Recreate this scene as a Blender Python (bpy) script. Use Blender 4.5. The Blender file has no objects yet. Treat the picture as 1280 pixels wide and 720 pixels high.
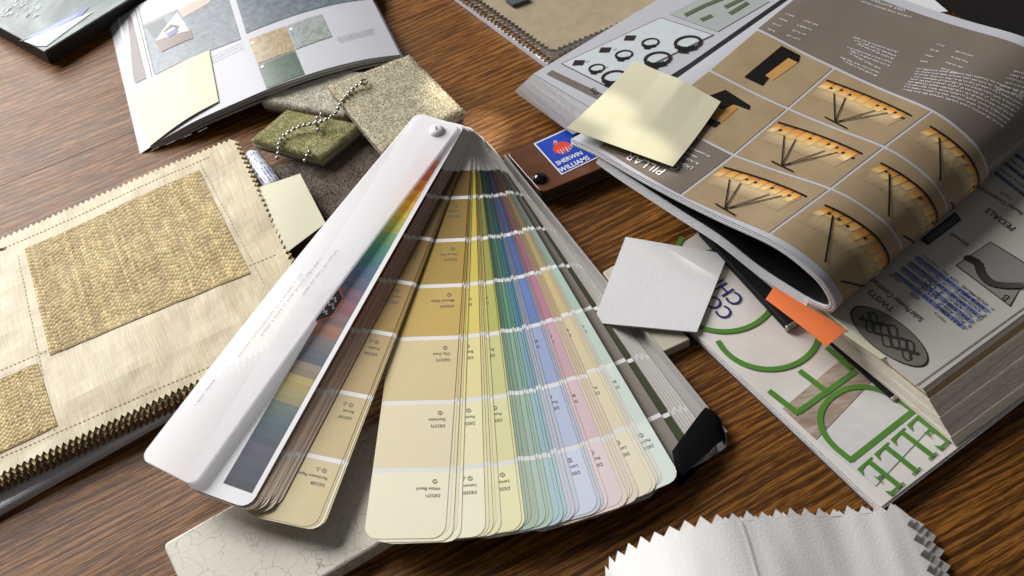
import bpy, math, random
from mathutils import Vector, noise
random.seed(7)
R = math.radians
# ------------------------------------------------------------------ camera
FPX, PITCH, ROLL, HC = 1410.0, R(50.6), R(-9.9), 0.45
sc = bpy.context.scene
COL = sc.collection
cp, sp, cr, sr = math.cos(PITCH), math.sin(PITCH), math.cos(ROLL), math.sin(ROLL)
Fv = Vector((0, cp, -sp)); U0 = Vector((0, sp, cp)); R0 = Vector((1, 0, 0))
RIGHT = cr*R0 + sr*U0; UP = -sr*R0 + cr*U0
from mathutils import Matrix
cam_d = bpy.data.cameras.new('camera'); cam = bpy.data.objects.new('camera', cam_d); COL.objects.link(cam)
M = Matrix((RIGHT, UP, -Fv)).transposed().to_4x4(); M.translation = Vector((0, 0, HC))
cam.matrix_world = M
cam_d.sensor_width = 36; cam_d.lens = FPX/1280*36; cam_d.clip_start = 0.01; cam_d.clip_end = 50
cam_d.dof.use_dof = True; cam_d.dof.focus_distance = 0.55; cam_d.dof.aperture_fstop = 16
sc.camera = cam
# ------------------------------------------------------------------ light
w = bpy.data.worlds.new('World'); sc.world = w; w.use_nodes = True
w.node_tree.nodes['Background'].inputs[0].default_value = (1.0, 0.98, 0.95, 1)
w.node_tree.nodes['Background'].inputs[1].default_value = 0.09

def area(name, loc, target, sx, sy, watts, col):
    d = bpy.data.lights.new(name, 'AREA'); d.shape = 'RECTANGLE'; d.size = sx; d.size_y = sy
    d.energy = watts; d.color = col
    o = bpy.data.objects.new(name, d); COL.objects.link(o); o.location = loc
    o.rotation_euler = (Vector(target)-Vector(loc)).to_track_quat('-Z', 'Y').to_euler()
    return o
area('window_light', (-1.00, 1.42, 0.90), (-0.05, 0.42, 0.10), 1.05, 0.95, 52, (1.0, 0.99, 0.975))
def dapple(px, py, z, deg, watts):
    d = bpy.data.lights.new('sun_dapple', 'SPOT'); d.energy = watts; d.spot_size = R(deg); d.spot_blend = 0.8; d.color = (1.0, 0.93, 0.80); d.shadow_soft_size = 0.004
    o = bpy.data.objects.new('sun_dapple', d); COL.objects.link(o); o.location = (-0.75, 1.55, 1.35)
    o.rotation_euler = (G(px, py, z)-o.location).to_track_quat('-Z', 'Y').to_euler()
vs = sc.view_settings
vs.view_transform = 'Standard'; vs.look = 'None'; vs.exposure = 0.12; vs.gamma = 1; vs.use_curve_mapping = False

# ------------------------------------------------------------------ helpers
def G(px, py, z=0.0):
    x = (px-640)/FPX; y = -(py-360)/FPX
    d = RIGHT*x + UP*y + Fv
    t = (HC-z)/(-d.z)
    return Vector((d.x*t, d.y*t, z))
def proj(P):
    Q = P-Vector((0, 0, HC)); f = Q.dot(Fv)
    return 640+FPX*Q.dot(RIGHT)/f, 360-FPX*Q.dot(UP)/f
dapple(604, 160, 0.0, 0.62, 260); dapple(756, 136, 0.05, 0.42, 130); dapple(800, 186, 0.05, 0.36, 150); dapple(564, 131, 0.02, 0.5, 180)
def lin(c):
    c = c/255.0
    return c/12.92 if c <= 0.04045 else ((c+0.055)/1.055)**2.4
def C(r, g, b): return (lin(r), lin(g), lin(b))
WL = {}
def tag(o, label=None, cat=None, group=None, kind=None):
    if label: o['label'] = label
    if cat: o['category'] = cat
    if group: o['group'] = group
    if kind: o['kind'] = kind
    return o
def thing(name, loc, label, cat, group=None):
    o = bpy.data.objects.new(name, None); COL.objects.link(o); o.location = loc
    o.empty_display_size = 0.02
    WL[o.name] = Vector(loc)
    return tag(o, label, cat, group)
def obj(name, V, F, mats, parent=None, cols=None, smooth=False, fm=None, loc=None):
    if not isinstance(mats, (list, tuple)): mats = [mats]
    if loc is None:
        if parent: loc = WL[parent.name]
        else:
            n = len(V); loc = Vector((sum(v[0] for v in V)/n, sum(v[1] for v in V)/n, min(v[2] for v in V)))
    me = bpy.data.meshes.new(name)
    me.from_pydata([tuple(Vector(v)-loc) for v in V], [], F)
    for m in mats: me.materials.append(m)
    if fm: me.polygons.foreach_set('material_index', fm)
    if cols:
        a = me.color_attributes.new('Col', 'FLOAT_COLOR', 'CORNER')
        buf = []
        for p, c in zip(me.polygons, cols):
            if isinstance(c[0], tuple):
                for q in c: buf += [q[0], q[1], q[2], 1.0]
            else: buf += [c[0], c[1], c[2], 1.0]*p.loop_total
        a.data.foreach_set('color', buf)
    if smooth or (parent and name in ('printed_photo', 'printed_panel')): me.polygons.foreach_set('use_smooth', [True]*len(me.polygons))
    me.update()
    o = bpy.data.objects.new(name, me); COL.objects.link(o)
    if parent: o.parent = parent; WL[o.name] = loc
    else: o.location = loc; WL[o.name] = loc
    if parent: o.location = (loc-WL[parent.name])
    return o
class Lines:
    def __init__(s): s.L = []
    def add(s, V, F): s.L.append((V, F))
    def build(s, name, m, parent=None):
        for V, F in s.L: obj(name, V, F, m, parent)
class MB:
    def __init__(s): s.V = []; s.F = []; s.c = []
    def add(s, V, F, col=None):
        k = len(s.V); s.V += [Vector(v) for v in V]; s.F += [tuple(i+k for i in f) for f in F]
        s.c += [col or (1, 1, 1)]*len(F)
    def build(s, name, mat, parent=None, smooth=False, col=False, loc=None):
        return obj(name, s.V, s.F, mat, parent, s.c if col else None, smooth, loc=loc)
# surfaces: S(u, v, h) -> world point
def flat(z): return lambda u, v, h=0: Vector((u, v, z+h))
def normal_off(P):
    def S(u, v, h=0):
        p = P(u, v)
        if h == 0: return p
        e = 1e-4
        n = (P(u+e, v)-P(u-e, v)).cross(P(u, v+e)-P(u, v-e)).normalized()
        return p+n*h
    return S
def uvpx(S, px, py, g=None):
    if g is None: g = (0.05, 0.05)
    u, v = g
    for i in range(25):
        x, y = proj(S(u, v)); ex, ey = px-x, py-y
        if abs(ex)+abs(ey) < 0.02: break
        e = 1e-4
        xu, yu = proj(S(u+e, v)); xv, yv = proj(S(u, v+e))
        a, b, c, d = (xu-x)/e, (xv-x)/e, (yu-y)/e, (yv-y)/e
        D = a*d-b*c
        if abs(D) < 1e-6: break
        du, dv = (ex*d-b*ey)/D, (a*ey-ex*c)/D
        L = math.hypot(du, dv); k = min(1, 0.04/L) if L > 0 else 1
        u += du*k; v += dv*k
    return u, v
class Page:
    """prints laid on a surface S; positions are found from picture points once, then live in page coordinates"""
    def __init__(s, S, guess=(0.05, 0.05)): s.S = S; s.g = guess
    def uv(s, p): return Vector(uvpx(s.S, p[0], p[1], s.g))
    def quad_uv(s, q, n=6, h=0.0002):
        mb = MB(); V = []; F = []
        for j in range(n+1):
            for i in range(n+1):
                a, b = i/n, j/n
                p = (q[0]*(1-a)+q[1]*a)*(1-b)+(q[3]*(1-a)+q[2]*a)*b
                V.append(s.S(p[0], p[1], h))
        for j in range(n):
            for i in range(n):
                k = j*(n+1)+i; F.append((k, k+1, k+n+2, k+n+1))
        return V, F
    def quad(s, pts, **k): return s.quad_uv([s.uv(p) for p in pts], **k)
    def ribbon_uv(s, pts, wd, h=0.0004, closed=False, sub=1):
        P = [Vector(p) for p in pts]
        if sub > 1:
            Q = []
            for a, b in zip(P[:-1], P[1:]):
                for i in range(sub): Q.append(a+(b-a)*(i/sub))
            Q.append(P[-1]); P = Q
        V = []; F = []; n = len(P)
        for i, p in enumerate(P):
            a = P[i-1] if (i > 0 or closed) else P[i]; b = P[(i+1) % n] if (i < n-1 or closed) else P[i]
            t = (b-a); t = t.normalized() if t.length > 0 else Vector((1, 0)); m = Vector((-t.y, t.x))*wd/2
            V.append(s.S(*(p-m), h)); V.append(s.S(*(p+m), h))
        for i in range(n if closed else n-1):
            j = (i+1) % n; F.append((2*i, 2*j, 2*j+1, 2*i+1))
        return V, F
    def ribbon(s, pts, wd, **k): return s.ribbon_uv([s.uv(p) for p in pts], wd, **k)
    def text(s, string, p0, p1, h=0.0004, ys=1.0):
        a, b = s.uv(p0), s.uv(p1)
        return s.text_uv(string, a, b, h, ys)
    def text_uv(s, string, a, b, h=0.0004, ys=1.0):
        tv, tf, tw = text2d(string); d = (b-a); k = d.length/tw; d = d.normalized(); n = Vector((-d.y, d.x))
        V = []
        for x, y in tv:
            p = a+d*(x*k)+n*(y*k*ys); V.append(s.S(p[0], p[1], h))
        return V, tf
    def squig(s, p0, p1, hgt, seed=0, h=0.0004):
        """one line of print too small to read"""
        rng = random.Random(seed); a, b = s.uv(p0), s.uv(p1); L = (b-a).length; d = (b-a).normalized(); n = Vector((-d.y, d.x))
        V = []; F = []; x = 0
        while x < L:
            for k in range(rng.randint(2, 8)):
                wd = hgt*rng.uniform(0.35, 0.6); hh = hgt*rng.choice((0.62, 0.62, 0.65, 1.0)); t = hgt*0.17
                if x+wd > L: break
                boxes = [(x, 0, t, hh)]
                kk = rng.random()
                if kk < .6: boxes += [(x+wd-t, 0, t, hgt*.6)]
                if kk > .3: boxes += [(x, hgt*(.5 if kk < .7 else .0), wd, t)]
                for bx, by, bw, bh in boxes:
                    k0 = len(V)
                    for ux, uy in ((bx, by), (bx+bw, by), (bx+bw, by+bh), (bx, by+bh)):
                        p = a+d*ux+n*uy; V.append(s.S(p[0], p[1], h))
                    F.append((k0, k0+1, k0+2, k0+3))
                x += wd+hgt*0.16
            x += hgt*0.4
            if x > L: break
        return V, F
_tc = {}
def text2d(s):
    if s in _tc: return _tc[s]
    cu = bpy.data.curves.new('tmp', 'FONT'); cu.body = s; cu.size = 1; cu.offset = 0.018 if s in ('SHERWIN', 'WILLIAMS') else 0.004; cu.resolution_u = 3
    o = bpy.data.objects.new('tmp', cu)
    me = bpy.data.meshes.new_from_object(o)
    V = [(v.co.x, v.co.y) for v in me.vertices]; F = [tuple(p.vertices) for p in me.polygons]
    x0 = min(v[0] for v in V); V = [(x-x0, y) for x, y in V]; wd = max(v[0] for v in V)
    bpy.data.objects.remove(o); bpy.data.curves.remove(cu); bpy.data.meshes.remove(me)
    _tc[s] = (V, F, wd); return _tc[s]
def prism(top, bot):
    n = len(top); V = list(top)+list(bot)
    F = [tuple(range(n)), tuple(range(2*n-1, n-1, -1))]+[(i, i+n, (i+1) % n+n, (i+1) % n) for i in range(n)]
    return V, F
def ccw(P):
    A = sum(P[i][0]*P[(i+1) % len(P)][1]-P[(i+1) % len(P)][0]*P[i][1] for i in range(len(P)))
    return P if A > 0 else P[::-1]
def slab(P, z0, bev=0.0, rad=0.0, seg=4):
    """closed slab with top outline P (3D points), bottom at z0, softened edges and corners"""
    P = ccw([Vector(p) for p in P])
    if rad > 0:
        Q = []
        n = len(P)
        for i in range(n):
            a, b, c = P[i-1], P[i], P[(i+1) % n]
            d1 = (a-b).normalized()*rad; d2 = (c-b).normalized()*rad
            for k in range(seg+1):
                t = k/seg; Q.append((b+d1)*(1-t)**2+b*2*t*(1-t)+(b+d2)*t**2)
        P = Q
    n = len(P); cen = sum(P, Vector())/n
    def inset(d, dz):
        out = []
        for i in range(n):
            t = (P[(i+1) % n]-P[i-1]); t.z = 0; t.normalize(); m = Vector((-t.y, t.x, 0))
            q = P[i]+m*d; q.z += dz; out.append(q)
        return out
    rings = []
    if bev > 0:
        rings = [inset(bev, 0), inset(bev*.3, -bev*.3), inset(0, -bev)]
    else: rings = [P]
    rings.append([Vector((p.x, p.y, z0)) for p in P])
    V = [v for r_ in rings for v in r_]; F = [tuple(range(n))]
    for k in range(len(rings)-1):
        for i in range(n):
            j = (i+1) % n; F.append((k*n+i, (k+1)*n+i, (k+1)*n+j, k*n+j))
    k = len(rings)-1; F.append(tuple(range(k*n+n-1, k*n-1, -1)))
    return V, F
def sheet(S, us, vs_, th):
    V = []; nu, nv = len(us), len(vs_)
    for h in (0, -th):
        for v in vs_:
            for u in us: V.append(S(u, v, h))
    F = []; o = nu*nv
    for j in range(nv-1):
        for i in range(nu-1):
            k = j*nu+i; F.append((k, k+1, k+nu+1, k+nu)); F.append((o+k, o+k+nu, o+k+nu+1, o+k+1))
    for i in range(nu-1):
        F.append((i, o+i, o+i+1, i+1)); k = (nv-1)*nu+i; F.append((k, k+1, o+k+1, o+k))
    for j in range(nv-1):
        k = j*nu; F.append((k, k+nu, o+k+nu, o+k)); k += nu-1; F.append((k, o+k, o+k+nu, k+nu))
    return V, F
def rng_(a, b, n): return [a+(b-a)*i/n for i in range(n+1)]
def catmull(P, sub):
    P = [Vector(p) for p in P]; Q = []
    for i in range(len(P)-1):
        p0 = P[max(i-1, 0)]; p1 = P[i]; p2 = P[i+1]; p3 = P[min(i+2, len(P)-1)]
        for k in range(sub):
            t = k/sub
            Q.append(0.5*((2*p1)+(p2-p0)*t+(2*p0-5*p1+4*p2-p3)*t*t+(-p0+3*p1-3*p2+p3)*t**3))
    Q.append(P[-1]); return Q
def pinked(S, u0, u1, v0, v1, tooth, depth, th, sub=1, edges='lrtb'):
    """cloth sheet with pinking-shear teeth along its edges"""
    tu = max(2, round(abs(u1-u0)/tooth)); tv = max(2, round(abs(v1-v0)/tooth)); nu, nv = tu*sub, tv*sub
    us = rng_(u0, u1, nu); vv = rng_(v0, v1, nv)
    V, F = sheet(S, us, vv, th)
    V = list(V); F = list(F); o = (nu+1)*(nv+1); W = nu+1
    su = 1 if u1 > u0 else -1; sv = 1 if v1 > v0 else -1
    def tooth_at(a, b, u, v):
        k = len(V); V.append(S(u, v, 0)); V.append(S(u, v, -th))
        F.append((a, k, b)); F.append((o+b, k+1, o+a)); F.append((a, o+a, k+1, k)); F.append((k, k+1, o+b, b))
    def j(): return random.uniform(.8, 1.15)
    for t in range(tu):
        i, i2 = t*sub, (t+1)*sub; um = (us[i]+us[i2])/2
        if 'b' in edges: tooth_at(i, i2, um, v0-sv*depth*j())
        if 't' in edges: tooth_at(nv*W+i2, nv*W+i, um, v1+sv*depth*j())
    for t in range(tv):
        k, k2 = t*sub, (t+1)*sub; vm = (vv[k]+vv[k2])/2
        if 'l' in edges: tooth_at(k2*W, k*W, u0-su*depth*j(), vm)
        if 'r' in edges: tooth_at(k*W+nu, k2*W+nu, u1+su*depth*j(), vm)
    return V, F
def tube(path, r, seg=10, cap=True):
    V = []; F = []; P = [Vector(p) for p in path]; n = len(P)
    for i, p in enumerate(P):
        t = (P[min(i+1, n-1)]-P[max(i-1, 0)]).normalized(); a = t.cross(Vector((0, 0, 1)))
        if a.length < 1e-4: a = Vector((1, 0, 0))
        a.normalize(); b = a.cross(t)
        rr = r[i] if isinstance(r, (list, tuple)) else r
        for k in range(seg):
            q = 2*math.pi*k/seg; V.append(p+(a*math.cos(q)+b*math.sin(q))*rr)
    for i in range(n-1):
        for k in range(seg):
            m = (k+1) % seg; F.append((i*seg+k, i*seg+m, (i+1)*seg+m, (i+1)*seg+k))
    if cap: F.append(tuple(range(seg-1, -1, -1))); F.append(tuple((n-1)*seg+k for k in range(seg)))
    return V, F
def dome(c, rx, h, seg=16, rings=5):
    V = [Vector(c)+Vector((0, 0, h))]; F = []
    for j in range(1, rings+1):
        a = math.pi/2*j/rings
        for k in range(seg):
            q = 2*math.pi*k/seg; V.append(Vector(c)+Vector((rx*math.sin(a)*math.cos(q), rx*math.sin(a)*math.sin(q), h*math.cos(a))))
    for k in range(seg): F.append((0, 1+k, 1+(k+1) % seg))
    for j in range(rings-1):
        for k in range(seg):
            m = (k+1) % seg; b = 1+j*seg; F.append((b+k, b+seg+k, b+seg+m, b+m))
    return V, F
# ------------------------------------------------------------------ materials
def mk(name):
    m = bpy.data.materials.new(name); m.use_nodes = True
    nt = m.node_tree; b = nt.nodes['Principled BSDF']
    return m, nt, b
def N(nt, t, **k):
    n = nt.nodes.new(t)
    for a, v in k.items():
        if a in n.inputs: n.inputs[a].default_value = v
        else: setattr(n, a, v)
    return n
def setin(n, **k):
    for a, v in k.items(): n.inputs[a.replace('_', ' ')].default_value = v
def mat(name, col, rough=0.5, spec=0.5, var=0.06, vscale=60, bump=0.0, bscale=400, coat=0.0, metal=0.0, alpha=1.0, sheen=0.0, stretch=(1, 1, 1), sss=0):
    m, nt, b = mk(name)
    tc = N(nt, 'ShaderNodeTexCoord'); mp = N(nt, 'ShaderNodeMapping'); mp.inputs['Scale'].default_value = stretch
    nt.links.new(tc.outputs['Object'], mp.inputs['Vector'])
    nz = N(nt, 'ShaderNodeTexNoise', Scale=vscale, Detail=4.0)
    nt.links.new(mp.outputs[0], nz.inputs['Vector'])
    mr = N(nt, 'ShaderNodeMapRange'); mr.inputs[3].default_value = 1-var*2; mr.inputs[4].default_value = 1+var*2
    nt.links.new(nz.outputs['Fac'], mr.inputs[0])
    mx = N(nt, 'ShaderNodeVectorMath', operation='SCALE'); mx.inputs[0].default_value = col
    nt.links.new(mr.outputs[0], mx.inputs['Scale']); nt.links.new(mx.outputs[0], b.inputs['Base Color'])
    b.inputs['Roughness'].default_value = rough; b.inputs['Specular IOR Level'].default_value = spec
    b.inputs['Metallic'].default_value = metal; b.inputs['Coat Weight'].default_value = coat; b.inputs['Coat Roughness'].default_value = 0.15
    b.inputs['Alpha'].default_value = alpha; b.inputs['Sheen Weight'].default_value = sheen
    if bump:
        n2 = N(nt, 'ShaderNodeTexNoise', Scale=bscale, Detail=3.0); nt.links.new(mp.outputs[0], n2.inputs['Vector'])
        bp = N(nt, 'ShaderNodeBump', Strength=bump, Distance=0.0005); nt.links.new(n2.outputs['Fac'], bp.inputs['Height'])
        nt.links.new(bp.outputs[0], b.inputs['Normal'])
    return m
def colmat(name, rough=0.45, spec=0.5, coat=0.0, var=0.04, vscale=250, sheen=0.0):
    m, nt, b = mk(name)
    at = N(nt, 'ShaderNodeAttribute', attribute_name='Col')
    tc = N(nt, 'ShaderNodeTexCoord'); nz = N(nt, 'ShaderNodeTexNoise', Scale=vscale, Detail=3.0); nt.links.new(tc.outputs['Object'], nz.inputs['Vector'])
    mr = N(nt, 'ShaderNodeMapRange'); mr.inputs[3].default_value = 1-var*2; mr.inputs[4].default_value = 1+var*2; nt.links.new(nz.outputs['Fac'], mr.inputs[0])
    mx = N(nt, 'ShaderNodeVectorMath', operation='SCALE'); nt.links.new(at.outputs['Color'], mx.inputs[0]); nt.links.new(mr.outputs[0], mx.inputs['Scale'])
    nt.links.new(mx.outputs[0], b.inputs['Base Color'])
    b.inputs['Roughness'].default_value = rough; b.inputs['Specular IOR Level'].default_value = spec; b.inputs['Coat Weight'].default_value = coat
    b.inputs['Sheen Weight'].default_value = sheen
    return m
def wood_mat():
    m, nt, b = mk('oak_wood'); L = nt.links.new
    tc = N(nt, 'ShaderNodeTexCoord'); oi = N(nt, 'ShaderNodeObjectInfo')
    mp = N(nt, 'ShaderNodeMapping'); mp.inputs['Rotation'].default_value = (0, 0, R(-20)); L(tc.outputs['Object'], mp.inputs['Vector'])
    sh = N(nt, 'ShaderNodeVectorMath', operation='MULTIPLY_ADD'); L(oi.outputs['Random'], sh.inputs[0]); sh.inputs[1].default_value = (7.3, 0.0, 3.1); L(mp.outputs[0], sh.inputs[2])
    # slow wander of the grain
    lo = N(nt, 'ShaderNodeVectorMath', operation='MULTIPLY'); lo.inputs[1].default_value = (3.0, 14, 1); L(sh.outputs[0], lo.inputs[0])
    n0 = N(nt, 'ShaderNodeTexNoise', Scale=1.0, Detail=2.0); L(lo.outputs[0], n0.inputs['Vector'])
    wob = N(nt, 'ShaderNodeVectorMath', operation='MULTIPLY_ADD'); L(n0.outputs['Color'], wob.inputs[0]); wob.inputs[1].default_value = (0, 0.028, 0); L(sh.outputs[0], wob.inputs[2])
    st = N(nt, 'ShaderNodeVectorMath', operation='MULTIPLY'); st.inputs[1].default_value = (0.22, 1, 1); L(wob.outputs[0], st.inputs[0])
    wv = N(nt, 'ShaderNodeTexWave', wave_type='BANDS', bands_direction='Y', wave_profile='SAW'); wv.inputs['Scale'].default_value = 78
    wv.inputs['Distortion'].default_value = 5.0; wv.inputs['Detail'].default_value = 3.0; wv.inputs['Detail Scale'].default_value = 0.9; wv.inputs['Detail Roughness'].default_value = 0.6
    L(st.outputs[0], wv.inputs['Vector'])
    f1 = N(nt, 'ShaderNodeVectorMath', operation='MULTIPLY'); f1.inputs[1].default_value = (34, 640, 1); L(wob.outputs[0], f1.inputs[0])
    n1 = N(nt, 'ShaderNodeTexNoise', Scale=1.0, Detail=5.0, Roughness=0.72); L(f1.outputs[0], n1.inputs['Vector'])
    f2 = N(nt, 'ShaderNodeVectorMath', operation='MULTIPLY'); f2.inputs[1].default_value = (110, 2300, 1); L(wob.outputs[0], f2.inputs[0])
    n2 = N(nt, 'ShaderNodeTexNoise', Scale=1.0, Detail=2.0); L(f2.outputs[0], n2.inputs['Vector'])
    f3 = N(nt, 'ShaderNodeVectorMath', operation='MULTIPLY'); f3.inputs[1].default_value = (4, 22, 1); L(sh.outputs[0], f3.inputs[0])
    n3 = N(nt, 'ShaderNodeTexNoise', Scale=1.0, Detail=3.0); L(f3.outputs[0], n3.inputs['Vector'])
    a = N(nt, 'ShaderNodeMath', operation='MULTIPLY'); L(wv.outputs['Fac'], a.inputs[0]); a.inputs[1].default_value = 0.20
    a2 = N(nt, 'ShaderNodeMath', operation='MULTIPLY_ADD'); L(n1.outputs['Fac'], a2.inputs[0]); a2.inputs[1].default_value = 1.15; L(a.outputs[0], a2.inputs[2])
    a3 = N(nt, 'ShaderNodeMath', operation='MULTIPLY_ADD'); L(n2.outputs['Fac'], a3.inputs[0]); a3.inputs[1].default_value = 0.45; L(a2.outputs[0], a3.inputs[2])
    rp = N(nt, 'ShaderNodeValToRGB'); L(a3.outputs[0], rp.inputs[0])
    e = rp.color_ramp.elements; e[0].position = 0.58; e[0].color = (0.030, 0.0105, 0.0026, 1); e[1].position = 1.16; e[1].color = (0.265, 0.106, 0.018, 1)
    k = e.new(0.80); k.color = (0.068, 0.0235, 0.0042, 1); k = e.new(0.94); k.color = (0.155, 0.0585, 0.0092, 1)
    tint = N(nt, 'ShaderNodeMapRange'); tint.inputs[3].default_value = 0.72; tint.inputs[4].default_value = 1.22; L(n3.outputs['Fac'], tint.inputs[0])
    mx = N(nt, 'ShaderNodeVectorMath', operation='SCALE'); L(rp.outputs[0], mx.inputs[0]); L(tint.outputs[0], mx.inputs['Scale']); L(mx.outputs[0], b.inputs['Base Color'])
    rr = N(nt, 'ShaderNodeMapRange'); rr.inputs[3].default_value = 0.50; rr.inputs[4].default_value = 0.36; L(n1.outputs['Fac'], rr.inputs[0]); L(rr.outputs[0], b.inputs['Roughness'])
    bp = N(nt, 'ShaderNodeBump', Strength=0.35, Distance=0.0006); L(a3.outputs[0], bp.inputs['Height']); L(bp.outputs[0], b.inputs['Normal'])
    b.inputs['Specular IOR Level'].default_value = 0.22
    return m
def page_edge_mat(name, c1, c2, freq=2200, axis=(0.15, 0.15, 1)):
    """stack of paper edges: thin lines along the height"""
    m, nt, b = mk(name); L = nt.links.new
    tc = N(nt, 'ShaderNodeTexCoord'); mp = N(nt, 'ShaderNodeVectorMath', operation='MULTIPLY'); mp.inputs[1].default_value = tuple(freq*a for a in axis); L(tc.outputs['Object'], mp.inputs[0])
    n1 = N(nt, 'ShaderNodeTexNoise', Scale=1.0, Detail=3.0, Roughness=0.7); L(mp.outputs[0], n1.inputs['Vector'])
    rp = N(nt, 'ShaderNodeValToRGB'); L(n1.outputs['Fac'], rp.inputs[0]); e = rp.color_ramp.elements
    e[0].position = 0.33; e[0].color = (*c2, 1); e[1].position = 0.6; e[1].color = (*c1, 1)
    L(rp.outputs[0], b.inputs['Base Color']); b.inputs['Roughness'].default_value = 0.7
    bp = N(nt, 'ShaderNodeBump', Strength=0.5, Distance=0.0003); L(n1.outputs['Fac'], bp.inputs['Height']); L(bp.outputs[0], b.inputs['Normal'])
    return m
def crackle_mat():
    m, nt, b = mk('crackle_glaze'); L = nt.links.new
    tc = N(nt, 'ShaderNodeTexCoord'); nz = N(nt, 'ShaderNodeTexNoise', Scale=60.0, Detail=3.0); L(tc.outputs['Object'], nz.inputs['Vector'])
    ad = N(nt, 'ShaderNodeVectorMath', operation='MULTIPLY_ADD'); L(nz.outputs['Color'], ad.inputs[0]); ad.inputs[1].default_value = (0.020, 0.020, 0.020); L(tc.outputs['Object'], ad.inputs[2])
    def vor(scale, wdt):
        v = N(nt, 'ShaderNodeTexVoronoi', feature='DISTANCE_TO_EDGE', Scale=scale); L(ad.outputs[0], v.inputs['Vector'])
        r = N(nt, 'ShaderNodeMapRange'); r.inputs[1].default_value = 0.0; r.inputs[2].default_value = wdt; r.inputs[3].default_value = 1; r.inputs[4].default_value = 0; L(v.outputs['Distance'], r.inputs[0]); return r
    v1, v2 = vor(135, 0.026), vor(260, 0.020)
    s2 = N(nt, 'ShaderNodeMath', operation='MULTIPLY'); L(v2.outputs[0], s2.inputs[0]); s2.inputs[1].default_value = 0.45
    mxx = N(nt, 'ShaderNodeMath', operation='MAXIMUM'); L(v1.outputs[0], mxx.inputs[0]); L(s2.outputs[0], mxx.inputs[1])
    big = N(nt, 'ShaderNodeTexNoise', Scale=25.0); L(tc.outputs['Object'], big.inputs['Vector'])
    st = N(nt, 'ShaderNodeMath', operation='MULTIPLY'); L(mxx.outputs[0], st.inputs[0]); L(big.outputs['Fac'], st.inputs[1])
    mix = N(nt, 'ShaderNodeMix', data_type='RGBA'); L(st.outputs[0], mix.inputs['Factor']); mix.inputs[6].default_value = (0.66, 0.62, 0.53, 1); mix.inputs[7].default_value = (0.05, 0.05, 0.045, 1)
    L(mix.outputs[2], b.inputs['Base Color']); b.inputs['Roughness'].default_value = 0.3
    bp = N(nt, 'ShaderNodeBump', Strength=0.06, Distance=0.0002, invert=True); L(mxx.outputs[0], bp.inputs['Height']); L(bp.outputs[0], b.inputs['Normal'])
    return m
def moire_mat(name, c1, c2, ang, freq=900, sheen=0.3, rough=0.6, warp=0.0035, bump=.5):
    """ribbed silk: fine wavering ribs"""
    m, nt, b = mk(name); L = nt.links.new
    tc = N(nt, 'ShaderNodeTexCoord'); mp = N(nt, 'ShaderNodeMapping'); mp.inputs['Rotation'].default_value = (0, 0, R(-ang)); L(tc.outputs['Object'], mp.inputs['Vector'])
    nz = N(nt, 'ShaderNodeTexNoise', Scale=70.0, Detail=2.0); L(mp.outputs[0], nz.inputs['Vector'])
    ad = N(nt, 'ShaderNodeVectorMath', operation='MULTIPLY_ADD'); L(nz.outputs['Color'], ad.inputs[0]); ad.inputs[1].default_value = (warp, warp, 0); L(mp.outputs[0], ad.inputs[2])
    sx = N(nt, 'ShaderNodeVectorMath', operation='MULTIPLY'); sx.inputs[1].default_value = (freq, freq*0.06, 1); L(ad.outputs[0], sx.inputs[0])
    n1 = N(nt, 'ShaderNodeTexNoise', Scale=1.0, Detail=2.0); L(sx.outputs[0], n1.inputs['Vector'])
    mix = N(nt, 'ShaderNodeMix', data_type='RGBA'); mr = N(nt, 'ShaderNodeMapRange'); mr.inputs[1].default_value = 0.35; mr.inputs[2].default_value = 0.65; L(n1.outputs['Fac'], mr.inputs[0]); L(mr.outputs[0], mix.inputs['Factor'])
    mix.inputs[6].default_value = (*c2, 1); mix.inputs[7].default_value = (*c1, 1); L(mix.outputs[2], b.inputs['Base Color'])
    wm = N(nt, 'ShaderNodeVectorMath', operation='MULTIPLY'); wm.inputs[1].default_value = (150, 34, 1); L(ad.outputs[0], wm.inputs[0])
    n2 = N(nt, 'ShaderNodeTexNoise', Scale=1.0, Detail=3.0, Distortion=0.6); L(wm.outputs[0], n2.inputs['Vector'])
    m2 = N(nt, 'ShaderNodeMapRange'); m2.inputs[1].default_value = .3; m2.inputs[2].default_value = .7; m2.inputs[3].default_value = .87; m2.inputs[4].default_value = 1.07; L(n2.outputs['Fac'], m2.inputs[0])  # wavy sheen of the silk, put into its colour as soft bands
    sc_ = N(nt, 'ShaderNodeVectorMath', operation='SCALE'); L(mix.outputs[2], sc_.inputs[0]); L(m2.outputs[0], sc_.inputs['Scale']); L(sc_.outputs[0], b.inputs['Base Color'])
    bp = N(nt, 'ShaderNodeBump', Strength=bump, Distance=0.0006); L(n1.outputs['Fac'], bp.inputs['Height']); L(bp.outputs[0], b.inputs['Normal'])
    b.inputs['Roughness'].default_value = rough; b.inputs['Sheen Weight'].default_value = sheen
    return m
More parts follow.
